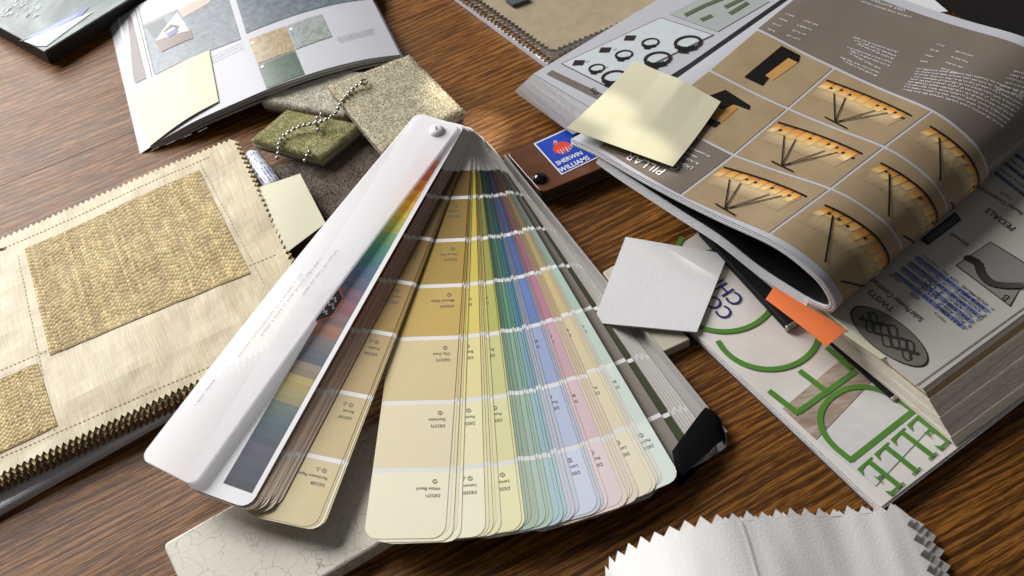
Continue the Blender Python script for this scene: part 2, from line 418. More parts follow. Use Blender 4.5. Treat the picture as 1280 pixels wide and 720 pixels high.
def photo_mat(name, stops, scale, rough=0.42, stretch=(1, 1, 1), distort=0.0):
    m, nt, b = mk(name); L = nt.links.new
    tc = N(nt, 'ShaderNodeTexCoord'); mp = N(nt, 'ShaderNodeMapping'); mp.inputs['Scale'].default_value = stretch; L(tc.outputs['Object'], mp.inputs['Vector'])
    n1 = N(nt, 'ShaderNodeTexNoise', Scale=scale, Detail=6.0, Roughness=0.65, Distortion=distort); L(mp.outputs[0], n1.inputs['Vector'])
    rp = N(nt, 'ShaderNodeValToRGB'); L(n1.outputs['Fac'], rp.inputs[0]); e = rp.color_ramp.elements
    e[0].position = stops[0][0]; e[0].color = (*stops[0][1], 1); e[1].position = stops[-1][0]; e[1].color = (*stops[-1][1], 1)
    for p_, c_ in stops[1:-1]: k = e.new(p_); k.color = (*c_, 1)
    L(rp.outputs[0], b.inputs['Base Color']); b.inputs['Roughness'].default_value = max(rough, .4); b.inputs['Specular IOR Level'].default_value = .3
    return m
WOOD = wood_mat()
PAPER = mat('white_paper', (0.74, 0.74, 0.76), 0.42, var=0.03, vscale=40)
GLOSSY = mat('coated_paper', (0.47, 0.47, 0.51), 0.45, spec=0.3, var=0.02, vscale=30)
PRINT = colmat('printed_ink', 0.42, spec=0.3, var=0.05)
SWATCH = colmat('painted_card', 0.55, spec=0.3, var=0.015)
INK = mat('black_ink', (0.03, 0.028, 0.03), 0.45)
GREYINK = mat('grey_ink', (0.16, 0.145, 0.12), 0.5)
STICKY = mat('sticky_note_paper', (0.58, 0.55, 0.39), 0.6, var=0.02, vscale=35, bump=0.15, bscale=120)
BLACK = mat('black_leather', (0.006, 0.006, 0.007), 0.6, spec=.2, bump=0.4, bscale=900, var=0.2)
METAL = mat('nickel', (0.36, 0.345, 0.31), 0.3, metal=1.0, var=0.08, vscale=500)
DULL = mat('dull_metal', (0.42, 0.40, 0.36), 0.45, metal=1.0, var=.1, vscale=600)
EDGES = page_edge_mat('page_edges', (0.76, 0.76, 0.77), (0.52, 0.52, 0.55))
EDGES_D = page_edge_mat('thick_page_edges', (0.80, 0.73, 0.63), (0.68, 0.61, 0.52), freq=1500)

# ------------------------------------------------------------------ table
FLOORM = mat('dark_carpet', (0.02, 0.017, 0.016), 0.9)
tag(obj('floor', [(-4, -3, -.75), (4, -3, -.75), (4, 5, -.75), (-4, 5, -.75)], [(0, 1, 2, 3)], FLOORM, loc=Vector((0, 0, -.75))), kind='structure')
table = bpy.data.objects.new('tabletop', None); COL.objects.link(table); WL['tabletop'] = Vector((0, 0, 0)); table['kind'] = 'structure'
gx = Vector((math.cos(R(20)), math.sin(R(20)), 0)); gy = Vector((-gx.y, gx.x, 0))
pw = 0.165; seam0 = G(70, 204).dot(gy)
xe = max(G(1178, 5).dot(gx), 0.0)
for i in range(-5, 8):
    y0 = seam0+i*pw+0.00002; y1 = seam0+(i+1)*pw-0.00002
    if i == -1: y1 -= 0.0004
    P = [gx*x+gy*y for x, y in ((-0.75, y0), (xe+0.0, y0), (xe+0.0, y1), (-0.75, y1))]
    V, F = slab(P, -0.025, bev=0.0)
    obj('plank', V, F, WOOD, table)

# ------------------------------------------------------------------ paint fan deck
PX, PY = -0.0252, 0.4570
LEN = 0.229
fan = thing('paint_fan_deck', (PX, PY, 0), 'big white paint fan deck spread open across the middle with many colour strips', 'colour deck')
PV = Vector((PX, PY, 0))
LINES = [0.0425, 0.0708, 0.0995, 0.1305, 0.1660, 0.2005]
def pvz(zp):
    q = max(0.0, min(1.0, (.0362-zp)/.034)); return Vector((-.0254+.0195*q**.8, .4570+.0085*q, 0))
def wid(s): return 0.0305+(0.0355-0.0305)*max(0, min(1, s/LEN))
def ang_px(px, py, z, zp):
    """direction of a strip whose right edge passes a given point, turning about its place on the leaning post"""
    d = G(px, py, z)-pvz(zp); d.z = 0; rho = d.length
    return math.atan2(d.y, d.x)-math.asin(.36*wid(rho)/rho)
def strip_map(theta, zp, ze, bend=0.0, slip=0.0):
    a = Vector((math.cos(theta), math.sin(theta), 0)); r_ = Vector((-a.y, a.x, 0)); pv_ = pvz(zp)+a*slip
    def S(x, s, h=0):
        t = s/LEN; return pv_+a*s+r_*x+Vector((0, 0, zp+(ze-zp)*t+bend*math.sin(math.pi*max(0, min(1, t)))+h))
    return S
def strip_rows(w_scale=1.0, L=LEN, rad=0.006, marks=()):
    base = [-0.0085, -0.0080, -0.0070, -0.0055, -0.0035, 0.0236]+[x for l in LINES for x in (l-.0011, l+.0011)]+list(marks)+[L-rad, L-rad*.62, L-rad*.3, L-rad*.08, L]
    base = sorted(set(base)); rows = []
    for s in base:
        W = wid(s)*w_scale; xl, xr = -.64*W, .36*W
        k = 0
        if s > L-rad: q = (s-(L-rad))/rad; k = rad*(1-math.sqrt(max(0, 1-q*q)))
        if s < -0.0035: q = (-0.0035-s)/0.005; k = 0.005*(1-math.sqrt(max(0, 1-q*q)))
        rows.append((s, xl+k, xr-k))
    return rows
def strip_mesh(S, rows, colf, th=0.00022, edge=(0.74, 0.71, 0.66), xs=(0, 1)):
    V = []; F = []; c = []
    n = len(rows); m = len(xs)
    for h in (0, -th):
        for s, a, b in rows:
            for x in xs: V.append(S(a+(b-a)*x, s, h))
    o = n*m
    for i in range(n-1):
        sm = (rows[i][0]+rows[i+1][0])/2
        for j in range(m-1):
            k = i*m+j
            F.append((k, k+m, k+m+1, k+1)); c.append(colf(sm, (xs[j]+xs[j+1])/2))
            F.append((o+k, o+k+1, o+k+m+1, o+k+m)); c.append(edge)
        k = i*m; F.append((k, o+k, o+k+m, k+m)); c.append(edge)
        k = i*m+m-1; F.append((k, k+m, o+k+m, o+k)); c.append(edge)
    for j in range(m-1):
        k = j; F.append((k, k+1, o+k+1, o+k)); c.append(edge)
        k = (n-1)*m+j; F.append((k, o+k, o+k+1, k+1)); c.append(edge)
    return V, F, c
WHITE = (0.78, 0.77, 0.76)
def mixc(a, b, t): return tuple(x+(y-x)*t for x, y in zip(a, b))
def patch_col(deep, mid, pale):
    seq = [deep, mixc(deep, mid, .28), mixc(deep, mid, .64), mixc(mid, pale, .06), mixc(mid, pale, .42), mixc(mid, pale, .72), pale]
    seq = [mixc(c_, (sum(c_)/3,)*3, .13) for c_ in seq]
    def f(s, x=0):
        if s < 0.0236: return (0.74, 0.71, 0.68)
        for l in LINES:
            if abs(s-l) < 0.0011: return WHITE
        return seq[sum(1 for l in LINES if s > l)]
    return f
CODES = [['DE5371', 'DE5372', 'DE5373', 'DE5374', 'DE5375', 'DE5376'], ['DE5505', 'DE5506', 'DE5507', 'DE5508', 'DE5509', 'DE5510'], ['DE5308', 'DE5307', 'DE5306', 'DE5305', 'DE5304', 'DE5303']]
NAMES = [['White Beach', 'Sharkskin', 'Clay Dust', 'Mineral Glaze', 'Honey Pot', 'Antique'], ['Lemon', 'Pumice', 'Butter', 'Gold Leaf', 'Straw', 'Barley'], ['Parchment Paper', 'Biscuit', 'Pueblo', 'Amber', 'Saddle', 'Umber']]
_tt = {}
def strip_text(kind):
    if kind in _tt: return _tt[kind]
    V = []; F = []
    for p, l in enumerate(reversed(LINES)):
        for string, s0, hgt in ((CODES[kind][p], l+0.0118, 0.0020), (NAMES[kind][p], l+0.0085, 0.0020)):
            tv, tf, tw = text2d(string); k0 = len(V)
            for x, y in tv: V.append((-.0035+.36*wid(l)-x*hgt*1.05, s0+y*hgt*1.05))
            F += [tuple(i+k0 for i in f) for f in tf]
        # little ring mark, and a triangle on some
        cx, cs, rr = .36*wid(l)-.0062, l+.0057, .0011
        for q in range(12):
            k0 = len(V)
            for a_, r2 in ((q, rr), (q+1, rr), (q+1, rr*.72), (q, rr*.72)):
                V.append((cx+r2*math.cos(a_*math.pi/6), cs+r2*math.sin(a_*math.pi/6)))
            F.append((k0, k0+1, k0+2, k0+3))
        k0 = len(V); V += [(cx-.0001, cs-.0006), (cx+.0001, cs-.0006), (cx+.0001, cs+.0006), (cx-.0001, cs+.0006)]; F.append((k0, k0+1, k0+2, k0+3))
        if kind:
            tri = [(cx-.0042, cs-.0010), (cx-.0020, cs-.0010), (cx-.0031, cs+.0010)]
            for i in range(3):
                a_, b_ = Vector(tri[i]), Vector(tri[(i+1) % 3]); ce = Vector((cx-.0031, cs-.0003)); k0 = len(V)
                V += [tuple(a_), tuple(b_), tuple(b_+(ce-b_)*.3), tuple(a_+(ce-a_)*.3)]; F.append((k0, k0+1, k0+2, k0+3))
    _tt[kind] = (V, F); return _tt[kind]
def colour_strip(thR, zp, ze, cols, kind=None, bend=0.0, label=None, L=LEN, name='colour_strip', ws=1.0):
    S = strip_map(thR, zp, ze, bend, random.uniform(-.0011, .0011))
    V, F, c = strip_mesh(S, strip_rows(ws, L), patch_col(*cols))
    o = obj(name, V, F, SWATCH, fan, c)
    if label: o['label'] = label
    if kind is not None:
        tv, tf = strip_text(kind)
        obj('printed_text', [S(x, s, 0.00012) for x, s in tv], tf, GREYINK, o)
    return o
TAN = (C(92, 66, 8), C(166, 130, 52), C(212, 194, 148))
OCH = (C(118, 86, 4), C(198, 162, 54), C(244, 236, 206))
YEL = (C(190, 164, 4), C(224, 202, 70), C(248, 243, 210))
OLV = (C(122, 106, 18), C(206, 190, 96), C(240, 232, 188))
LIM = (C(84, 90, 12), C(182, 182, 72), C(242, 238, 186))
GRN = (C(22, 52, 30), C(72, 120, 92), C(176, 194, 172))
GRN2 = (C(18, 60, 44), C(84, 146, 118), C(182, 206, 190))
TEA = (C(12, 42, 60), C(52, 126, 152), C(178, 208, 214))
BLU = (C(20, 28, 76), C(84, 116, 188), C(212, 220, 240))
GRB = (C(34, 38, 58), C(134, 146, 172), C(206, 210, 222))
PNK = (C(62, 18, 32), C(180, 112, 138), C(234, 214, 216))
BGE = (C(78, 52, 24), C(196, 164, 124), C(236, 218, 200))
CRM = (C(76, 58, 20), C(206, 182, 124), C(240, 230, 200))
GRY = (C(60, 58, 40), C(188, 184, 160), C(228, 226, 212))
MNT = (C(40, 58, 42), C(168, 194, 178), C(226, 238, 228))
E_LIST = [((398, 650), TAN, 2), ((402, 650), TAN, None), ((406, 649), OCH, None), ((409, 648), TAN, None),
 ((556, 672), OCH, 0), ((561, 671), OCH, None), ((566, 670), OCH, None), ((571, 669), OLV, None), ((576, 669), YEL, None),
 ((607, 667), YEL, 1), ((612, 666), OLV, None), ((617, 665), OLV, None), ((621, 664), OLV, None), ((627, 662), OLV, 1),
 ((653, 656), LIM, 1), ((657, 656), LIM, None), ((661, 655), GRN, None), ((666, 654), GRN, None), ((675, 653), GRN, 2), ((684, 652), GRN2, None), ((688, 651), GRN2, None), ((693, 650), GRN2, None),
 ((701, 648), TEA, None), ((706, 647), TEA, None), ((711, 645), TEA, None), ((716, 644), GRB, None), ((721, 643), GRB, None), ((727, 641), GRB, None),
 ((749, 633), BLU, 1), ((753, 632), GRB, None), ((757, 631), GRB, None), ((762, 629), PNK, None),
 ((780, 621), PNK, 2), ((785, 619), BGE, None), ((789, 617), BGE, None), ((793, 615), BGE, None), ((798, 612), BGE, None),
 ((817, 606), CRM, 1), ((822, 604), CRM, None), ((826, 602), GRY, None), ((831, 600), GRY, None), ((848, 591), MNT, 2)]
nE = len(E_LIST)
ZSP, ZSE = 0.0275, 0.0150     # top of the fanned strips at the screw and at their ends
for i, (p, cols, kd) in enumerate(E_LIST):
    t = i/(nE-1)
    zp = ZSP-0.0120*t; ze = ZSE-0.0050*t+(.0026 if i < 4 else 0)
    colour_strip(ang_px(p[0], p[1], ze, zp), zp, ze, cols, kd, L=LEN+.0048+random.uniform(-.0010, .0008))
# the strips still stacked under the index card
a0 = ang_px(318, 633, 0.021, .0335); a1 = ang_px(342, 648, 0.0165, .028)
BURG = [(C(132, 56, 58), C(196, 116, 90), C(226, 200, 172)), (C(150, 66, 60), C(206, 134, 96), C(232, 208, 180)), (C(122, 62, 66), C(188, 136, 112), C(222, 200, 180))]
NCB = 24
for i in range(NCB):
    t = i/(NCB-1)
    colour_strip(a0+(a1-a0)*t, 0.0335-0.0055*t, 0.0214-0.0032*t, tuple(tuple(x*k_ for x in c_) for c_, k_ in zip(BURG[i % 3], (random.uniform(.7, 1.5),)*3)), L=LEN+random.uniform(-.002, .001))
# lower strips fanned beneath
b0 = ang_px(640, 688, 0.009, .0152); b1 = ang_px(838, 606, 0.008, .0117)
PALES = [(C(60, 60, 80), C(150, 150, 175), C(196, 192, 214)), (C(50, 60, 70), C(150, 160, 170), C(204, 208, 214)), (C(70, 50, 70), C(160, 140, 165), C(206, 192, 212)), (C(70, 70, 60), C(170, 168, 160), C(216, 214, 210))]
for i in range(26):
    t = i/25
    colour_strip(b0+(b1-b0)*t, 0.0152-0.0035*t, 0.0096-0.0018*t, PALES[i % 4], L=LEN+0.004+random.uniform(-.002, .002))
# closed bundle at the right
DARKOL = (C(58, 52, 32), C(60, 54, 34), C(62, 74, 40)); GREIGE = (C(112, 104, 92), C(128, 120, 108), C(140, 132, 120)); WHT = (C(214, 210, 202), C(220, 216, 208), C(224, 220, 214))
offs = [((848, 553.5), GREIGE), ((848.6, 553), GREIGE), ((857.5, 548.5), DARKOL), ((858, 548.5), DARKOL)]+[((859.5+17*k/11, 547.5-14.5*k/11), WHT if k % 2 else (C(196, 190, 180),)*3) for k in range(12)]
for i, (p, cols) in enumerate(offs):
    t = i/(len(offs)-1); zp, ze = 0.0112-0.0088*t, 0.0074-0.0056*t
    colour_strip(ang_px(p[0], p[1], ze, zp), zp, ze, cols, L=LEN-.001)
# plastic back cover, top cover, index card
def plastic(name, col, alpha, rough=0.25):
    m, nt, b = mk(name); b.inputs['Base Color'].default_value = (*col, 1); b.inputs['Roughness'].default_value = rough
    b.inputs['Alpha'].default_value = alpha; b.inputs['Coat Weight'].default_value = 0.3; return m
FROST = plastic('frosted_plastic', (0.97, 0.95, 0.97), 0.56, 0.3); FROST.node_tree.nodes['Principled BSDF'].inputs['Specular IOR Level'].default_value = 0.85
FROST2 = plastic('grey_frosted_plastic', (0.50, 0.48, 0.46), 0.75, 0.3)
thb = ang_px(881, 512, .0012, .0018)
S = strip_map(thb, 0.0018, 0.0012)
V, F, c = strip_mesh(S, strip_rows(1.0, LEN-.001), lambda s, x: WHITE, th=0.0009); obj('back_cover', V, F, FROST2, fan)
# upright rim of the back cover on its right side
V = []; F = []
for s in rng_(.012, LEN-.006, 12):
    x = .36*wid(s)
    V += [S(x-.0012, s, 0), S(x, s, 0), S(x+.0005, s, .0075-.004*max(0, s)/LEN), S(x-.0006, s, .0075-.004*max(0, s)/LEN)]
for i in range(12):
    for k in range(4): F.append((4*i+k, 4*i+(k+1) % 4, 4*i+4+(k+1) % 4, 4*i+4+k))
F += [(3, 2, 1, 0), (48, 49, 50, 51)]
obj('cover_rim', V, F, FROST2, fan)
# index card
ti = ang_px(312, 634, 0.0225, .0345)
S = strip_map(ti, 0.0345, 0.0222, 0.0012)
card_rows = strip_rows(1.0, LEN)
V, F, c = strip_mesh(S, card_rows, lambda s, x: (0.80, 0.80, 0.82), th=0.0004); card = obj('index_card', V, F, SWATCH, fan, c)
BANDS = [(198, 190, 200), (204, 196, 204), (210, 190, 196), (214, 120, 96), (222, 112, 76), (236, 140, 60), (240, 170, 50), (238, 186, 48), (214, 190, 60), (176, 178, 78), (110, 158, 104), (70, 140, 116), (60, 122, 126), (74, 104, 130), (92, 92, 122), (116, 92, 112), (134, 84, 96), (124, 96, 98), (150, 104, 84), (112, 104, 108), (86, 92, 104), (134, 124, 104), (168, 150, 92), (150, 140, 100), (98, 108, 104), (78, 96, 102), (74, 86, 96), (84, 84, 102), (78, 82, 94), (72, 76, 86)]
mb = MB(); nb = len(BANDS)
for i, bcol in enumerate(BANDS):
    s0, s1 = -0.003+(LEN-.004)*i/nb, -0.003+(LEN-.004)*(i+1)/nb
    for k in range(2):
        sa, sb = s0+(s1-s0)*k/2, s0+(s1-s0)*(k+1)/2
        q = [(-.14*wid(sa), sa), (-.14*wid(sb), sb), (.36*wid(sb)-.0026, sb), (.36*wid(sa)-.0026, sa)]
        f = 1.0 if k == 0 else 0.86
        mb.add([S(x, s, .0001) for x, s in q], [(0, 1, 2, 3)], tuple(x*f for x in C(*bcol)))
mb.build('colour_index', SWATCH, card, col=True)
pg = Page(S)
# maker's hexagon on the card
cs, cx = uvpx(S, 409, 380, (0.0, 0.12))[::-1]
def hexa(r1, s1, h): return [S(cx+r1*math.cos(q), cs+s1*math.sin(q), h) for q in [R(30+60*k) for k in range(6)]]
mb = MB(); mb.add(hexa(.0074, .0112, .0002), [tuple(range(6))], C(226, 110, 60)); mb.add(hexa(.0068, .0105, .00026), [tuple(range(6))], C(22, 20, 22)); mb.build('printed_badge', PRINT, card, col=True)
pp = Page(S); V = []; F = []
for k, (a_, b_) in enumerate((((cx+.005, cs+.001), (cx-.005, cs-.003)), ((cx+.004, cs-.003), (cx-.004, cs-.006)), ((cx+.003, cs+.005), (cx-.003, cs+.003)))):
    tv, tf = pp.ribbon_uv([Vector(a_)+(Vector(b_)-Vector(a_))*t+Vector((0, .0012*math.sin(t*22))) for t in rng_(0, 1, 16)], .0005, h=.0003)
    F += [tuple(i+len(V) for i in f) for f in tf]; V += tv
obj('printed_script', V, F, PAPER, card)
for k in range(4):
    V = []; F = []
    x0 = -.36*wid(.12)-.0022*k
    rr = random.Random(k)
    for q in range(40):
        s0 = .09+.0016*q
        if rr.random() < .2: continue
        k0 = len(V); V += [S(x0, s0, .0001), S(x0, s0+.0011, .0001), S(x0-.0010, s0+.0011, .0001), S(x0-.0010, s0, .0001)]; F.append((k0, k0+1, k0+2, k0+3))
    obj('printed_text', V, F, mat('pale_grey_ink', (0.2, 0.2, 0.22), 0.5), card)
# top cover: frosted sheet that bows up, turned to the left
tl = ang_px(243, 609, 0.0262, .0362)+.0035
Scov = strip_map(tl, 0.0362, 0.0258, 0.0022)
def Sc(x, s, h=0): return Scov(x, s, h+0.0004*math.cos((x+.006)/.016*1.3)*max(0, min(1, s/.05)))
marks = rng_(0.01, LEN-.012, 44)
V, F, c = strip_mesh(Sc, strip_rows(.93, LEN-.001, 0.005, marks), lambda s, x: WHITE, th=0.0007, xs=rng_(0, 1, 26))
tcov = obj('top_cover', V, F, FROST, fan, smooth=True)
pcv = Page(Sc); FAINT = mat('faint_grey_print', (0.72, 0.71, 0.74), .45)
for k, (x_, s0_, s1_, h_) in enumerate(((-.0120, .112, .165, .0017), (-.0088, .100, .150, .0015), (-.0040, .092, .122, .0015), (-.0150, .180, .195, .0013))):
    V, F = pcv.squig((0, 0), (0, 0), .001) if False else ([], [])
    rg = random.Random(30+k); q = s0_
    while q < s1_:
        wl_ = rg.uniform(.5, 1.0)*h_*.55
        for bx, by, bw, bh in ((0, 0, .0003, h_*rg.choice((.6, .6, 1))), (wl_*.7, 0, .0003, h_*.6), (0, h_*rg.choice((0, .55)), wl_*.7, .0003)):
            k0 = len(V); V += [Sc(x_+by, q+bx, .0003), Sc(x_+by, q+bx+bw, .0003), Sc(x_+by+bh, q+bx+bw, .0003), Sc(x_+by+bh, q+bx, .0003)]; F.append((k0, k0+1, k0+2, k0+3))
        q += wl_+h_*.35*(3 if rg.random() < .18 else 1)
    obj('printed_text', V, F, FAINT, tcov)

# screw
sc_p = Scov(0, 0.0, 0.0004)
V, F = dome(sc_p, 0.0042, 0.0022, 24, 6); scr = obj('screw', V, F, mat('white_plastic', (0.78, 0.77, 0.78), 0.25), fan, smooth=True)
V, F = slab([sc_p+Vector(v) for v in ((-.0004, -.0014, .00226), (.0004, -.0014, .00226), (.0004, .0014, .00226), (-.0004, .0014, .00226))], sc_p.z+.001, 0); obj('slot', V, F, GREYINK, scr)
V, F = tube([pvz(.0018+.0043*k)+Vector((0, 0, .0018+.0043*k)) for k in range(9)], .0022, 12); obj('post', V, F, METAL, fan)
# black elastic round the closed bundle
Sg = strip_map(ang_px(877, 533, .004, .004), 0, 0)
def loc_sx(px, py, z):
    a = uvpx(lambda x, q, h=0: Sg(x, q)+Vector((0, 0, z)), px, py, (.01, .21)); return Vector((a[0], a[1]))
n0, n1, f0, f1 = loc_sx(846, 556, .0086), loc_sx(884, 506, .0070), loc_sx(856, 592, .0082), loc_sx(908, 549, .0040)
tops = [(-.15, .0088), (0, .0088), (.45, .0087), (.8, .0082), (.95, .0068), (1.0, .0045), (.97, .0018), (.9, .0004), (.4, .0002), (-.1, .0002), (-.15, .004)]
V = []; F = []; n = len(tops); K = 12
for j in range(K+1):
    w_ = j/K
    for t, z in tops:
        p = (n0+(n1-n0)*t)*(1-w_)+(f0+(f1-f0)*t)*w_
        p = p+(n1-n0).normalized()*(.0030*math.sin(math.pi*min(1, w_*1.05))*max(0, t)**2)
        V.append(Sg(p.x, p.y)+Vector((0, 0, max(.0002, z+.0005*math.sin(w_*math.pi)-.0012*w_*(1 if z > .003 else 0)))))
for j in range(K):
    for k in range(n): F.append((j*n+k, (j+1)*n+k, (j+1)*n+(k+1) % n, j*n+(k+1) % n))
obj('elastic_band', V, F, mat('black_elastic', (0.003, 0.003, 0.004), 0.85, spec=.1, bump=0.5, bscale=1600, sheen=0.0), fan, smooth=True)

# ------------------------------------------------------------------ tiles and card
CR = crackle_mat()
d1 = (G(300, 625, .008)-G(203, 680, .008)).normalized(); A = G(203, 680, .008); n1 = Vector((d1.y, -d1.x, 0))
V, F = slab([A, A+d1*.112, A+d1*.112+n1*.056, A+n1*.056], 0.0002, bev=.0012, rad=.003)
tag(obj('crackle_tile', V, F, CR), 'pale grey crackle glazed tile lying under the ends of the fan deck', 'tile')
BT = mat('beige_stone', (0.50, 0.45, 0.36), 0.5, var=0.08, vscale=90)
A = G(863, 424, .0055); B = G(768, 331, .0055); Cc = G(753, 340, .0055); D = G(826, 441, .0055)
V, F = slab([A, B, Cc, D], 0.0002, bev=.0006, rad=.001)
tag(obj('beige_tile', V, F, BT), 'beige stone tile under the square white card', 'tile')
cz = .0085
P = [G(782, 296, cz), G(910, 318, cz), G(871, 415, cz), G(741, 403, cz)]
V, F = slab(P, .0075, 0)
V = [Vector(v) for v in V]
for k in range(4, 8): V[k].z = V[k-4].z-.0009
tag(obj('square_card', V, F, mat('white_card', (0.70, 0.69, 0.70), 0.5, var=0.04, vscale=25, bump=.2, bscale=300)), 'blank square white card leaning on the beige tile beside the fan deck', 'card')

# ------------------------------------------------------------------ fabric sample book, left
book = thing('fabric_sample_book', G(150, 420, 0), 'cream and gold fabric sample book with pinked edges on a grey board', 'sample book')
O = G(290, 174, .0160); TLp = G(0, 301, .0160); BR = G(396, 402, .0145); BLp = G(0, 588, .0145)
eu = (TLp-O).normalized(); eb = (BLp-BR).normalized()
def fabP(off=0.0, amp=.0009, seed=0, grow=0.0):
    def P(u, v):
        vv = v/.112
        t_ = O+eu*u; b_ = BR+eb*u
        p = t_+(b_-t_)*vv
        z = amp*noise.noise(Vector((p.x*28, p.y*28, seed)))+.0004*noise.noise(Vector((p.x*90, p.y*90, seed)))
        edge = max(0, (vv-.85))*.004+max(0, (.06-u)/.06)*0.0008
        return Vector((p.x, p.y, p.z-off+z-edge))
    return P
Sf = normal_off(lambda u, v: fabP()(u, v))
CREAM = moire_mat('ribbed_cream_silk', (0.60, 0.50, 0.315), (0.49, 0.40, 0.235), 18, 1100, rough=.5, bump=.16, warp=.0022)
FABU = .215
def Sf_down(u, v, h=0): return fabP()(u, v)+Vector((0, 0, h))
V, F = pinked(Sf_down, 0, FABU, 0, .112, .0032, .0020, .0006)
top = obj('fabric_sheet', V, F, CREAM, book, smooth=False); top['label'] = 'cream silk top sheet with gold woven squares'
LAYC = [(0.30, 0.25, 0.17), (0.10, 0.085, 0.06), (0.20, 0.175, 0.13), (0.085, 0.07, 0.055), (0.17, 0.14, 0.10), (0.08, 0.07, 0.06), (0.15, 0.13, 0.11), (0.07, 0.06, 0.055)]
for i, lc in enumerate(LAYC):
    ox, oy = random.uniform(-.0012, .0012), random.uniform(-.0004, .0016)
    off = .0013+.00098*i
    def Sl(u, v, h=0, off=off, ox=ox, oy=oy, i=i): 
        p = fabP(off, .0004, i*3.1)(u+ox, v+oy); return p+Vector((0, 0, h))
    V, F = pinked(Sl, 0.0, FABU, .0, .113, .0031, .0021, .00094)
    obj('fabric_sheet', V, F, mat('dark_cloth', tuple(min(.6, 1.9*x*k_) for x, k_ in zip(lc, (1.3, 1.0, .74))), .85, var=.2, vscale=300, bump=.5, bscale=1500), book)
# grey board
bp0, bp1 = G(0, 636, .005), G(236, 503, .005); bd = (bp1-bp0).normalized(); bn = Vector((-bd.y, bd.x, 0))
P = [bp0-bd*.09, bp0+bd*.150, bp0+bd*.150+bn*.09, bp0-bd*.09+bn*.09]
V, F = slab(P, .0003, bev=.0016, rad=.002); obj('backing_board', V, F, mat('grey_board', (0.70, 0.70, 0.76), .35, var=.04), book)
# woven squares: every stitch stands proud
fpage = Page(Sf_down, (.1, .05))
CHEN = colmat('gold_chenille', .7, var=.12, vscale=900, sheen=.3)
def woven(q_px, nu, nv, seed):
    q = [fpage.uv(p) for p in q_px]; rg = random.Random(seed); mb = MB()
    V, F = fpage.quad_uv(q, n=14, h=.0003)
    base = MB(); base.add(V, F, (0.25, 0.17, 0.06))
    def at(a, b): return (q[0]*(1-a)+q[1]*a)*(1-b)+(q[3]*(1-a)+q[2]*a)*b
    for i in range(nu):
        ph = rg.random(); tone = rg.uniform(.8, 1.12)
        for j in range(nv):
            a0, a1 = (i-.0)/nu, (i+1.0)/nu; st = (ph-.5)*.9
            b0, b1 = (j+st-.12)/nv, (j+st+1.1)/nv
            if b1 > 1.0: b1 = 1.0
            if b0 < 0: b0 = 0.0
            pts = []
            for (a, b, h) in ((a0, b0+.1/nv, .0003), (a1, b0+.1/nv, .0003), (a1, b1-.1/nv, .0003), (a0, b1-.1/nv, .0003), ((a0+a1)/2, b0, .0002), ((a0+a1)/2, b1, .0002), ((a0+a1)/2-.25/nu, (b0+b1)/2, .00055), ((a0+a1)/2+.25/nu, (b0+b1)/2, .00055)):
                jx = rg.uniform(-.08, .08)/nu
                p = at(a+jx, b); pts.append(Sf_down(p[0], p[1], h*rg.uniform(.8, 1.25)))
            wv_ = .5+.5*noise.noise(Vector((a0*5, b0*4, seed)))
            c = mixc((0.36, 0.25, 0.078), (0.64, 0.485, 0.225), min(1, max(0, wv_*.5+rg.uniform(-.1, .75))))
            c = tuple(x*tone for x in c)
            mb.add(pts, [(0, 4, 1, 7, 6), (0, 6, 3), (1, 2, 7), (3, 6, 7, 2, 5)], c)
    o = base.build('woven_square', CHEN, top, col=True)
    mb.build('stitches', CHEN, top, col=True)['kind'] = 'stuff'
woven([(31, 311), (249, 213), (313, 342), (63, 445)], 66, 30, 1)
woven([(-85, 512), (47, 454), (72, 532), (-70, 600)], 40, 17, 2)
woven([(-110, 345), (6, 312), (8, 309), (-100, 340)], 12, 3, 3)
# seams beside the woven squares
mbs = MB()
for a_, b_ in (((22, 318), (68, 540)), ((0, 463), (345, 318)), ((250, 205), (330, 355)), ((0, 312), (262, 196)), ((0, 572), (262, 458))):
    ua, ub = fpage.uv(a_), fpage.uv(b_); L_ = (ub-ua).length; nst = int(L_/.0022)
    for k in range(nst):
        t0, t1 = (k+.15)/nst, (k+.75)/nst
        V, F = fpage.ribbon_uv([ua+(ub-ua)*t0, ua+(ub-ua)*t1], .0005, h=.00025); mbs.add(V, F)
o = mbs.build('seam_thread', mat('gold_thread', (0.53, 0.435, 0.265), .7), top); o['kind'] = 'stuff'
# sticky note poking out of it
def bil(P, n=8, bendf=None, th=.00018):
    def Pp(u, v):
        p = (P[0]*(1-u)+P[1]*u)*(1-v)+(P[3]*(1-u)+P[2]*u)*v
        return p+Vector((0, 0, bendf(u, v) if bendf else 0))
    return Pp
def note(P, label, bendf, group=None, matl=STICKY, name='sticky_note', cat='sticky note', n=10):
    P = [Vector(p) for p in P]
    a = (P[1]-P[0]).cross(P[3]-P[0]).z
    if a < 0: P = [P[1], P[0], P[3], P[2]]
    f = bil(P, bendf=bendf); S = lambda u, v, h=0: f(u, v)+Vector((0, 0, h))
    V, F = sheet(S, rng_(0, 1, n*2), rng_(0, 1, n*2), .00025)
    o = obj(name, V, F, matl)
    return tag(o, label, cat)
note([G(312, 238, .0130), G(375, 217, .0165), G(407, 279, .0150), G(350, 322, .0125)], 'pale yellow sticky note poking out of the side of the fabric sample book', lambda u, v: .0008*math.sin(u*2.5)*math.sin(v*3))

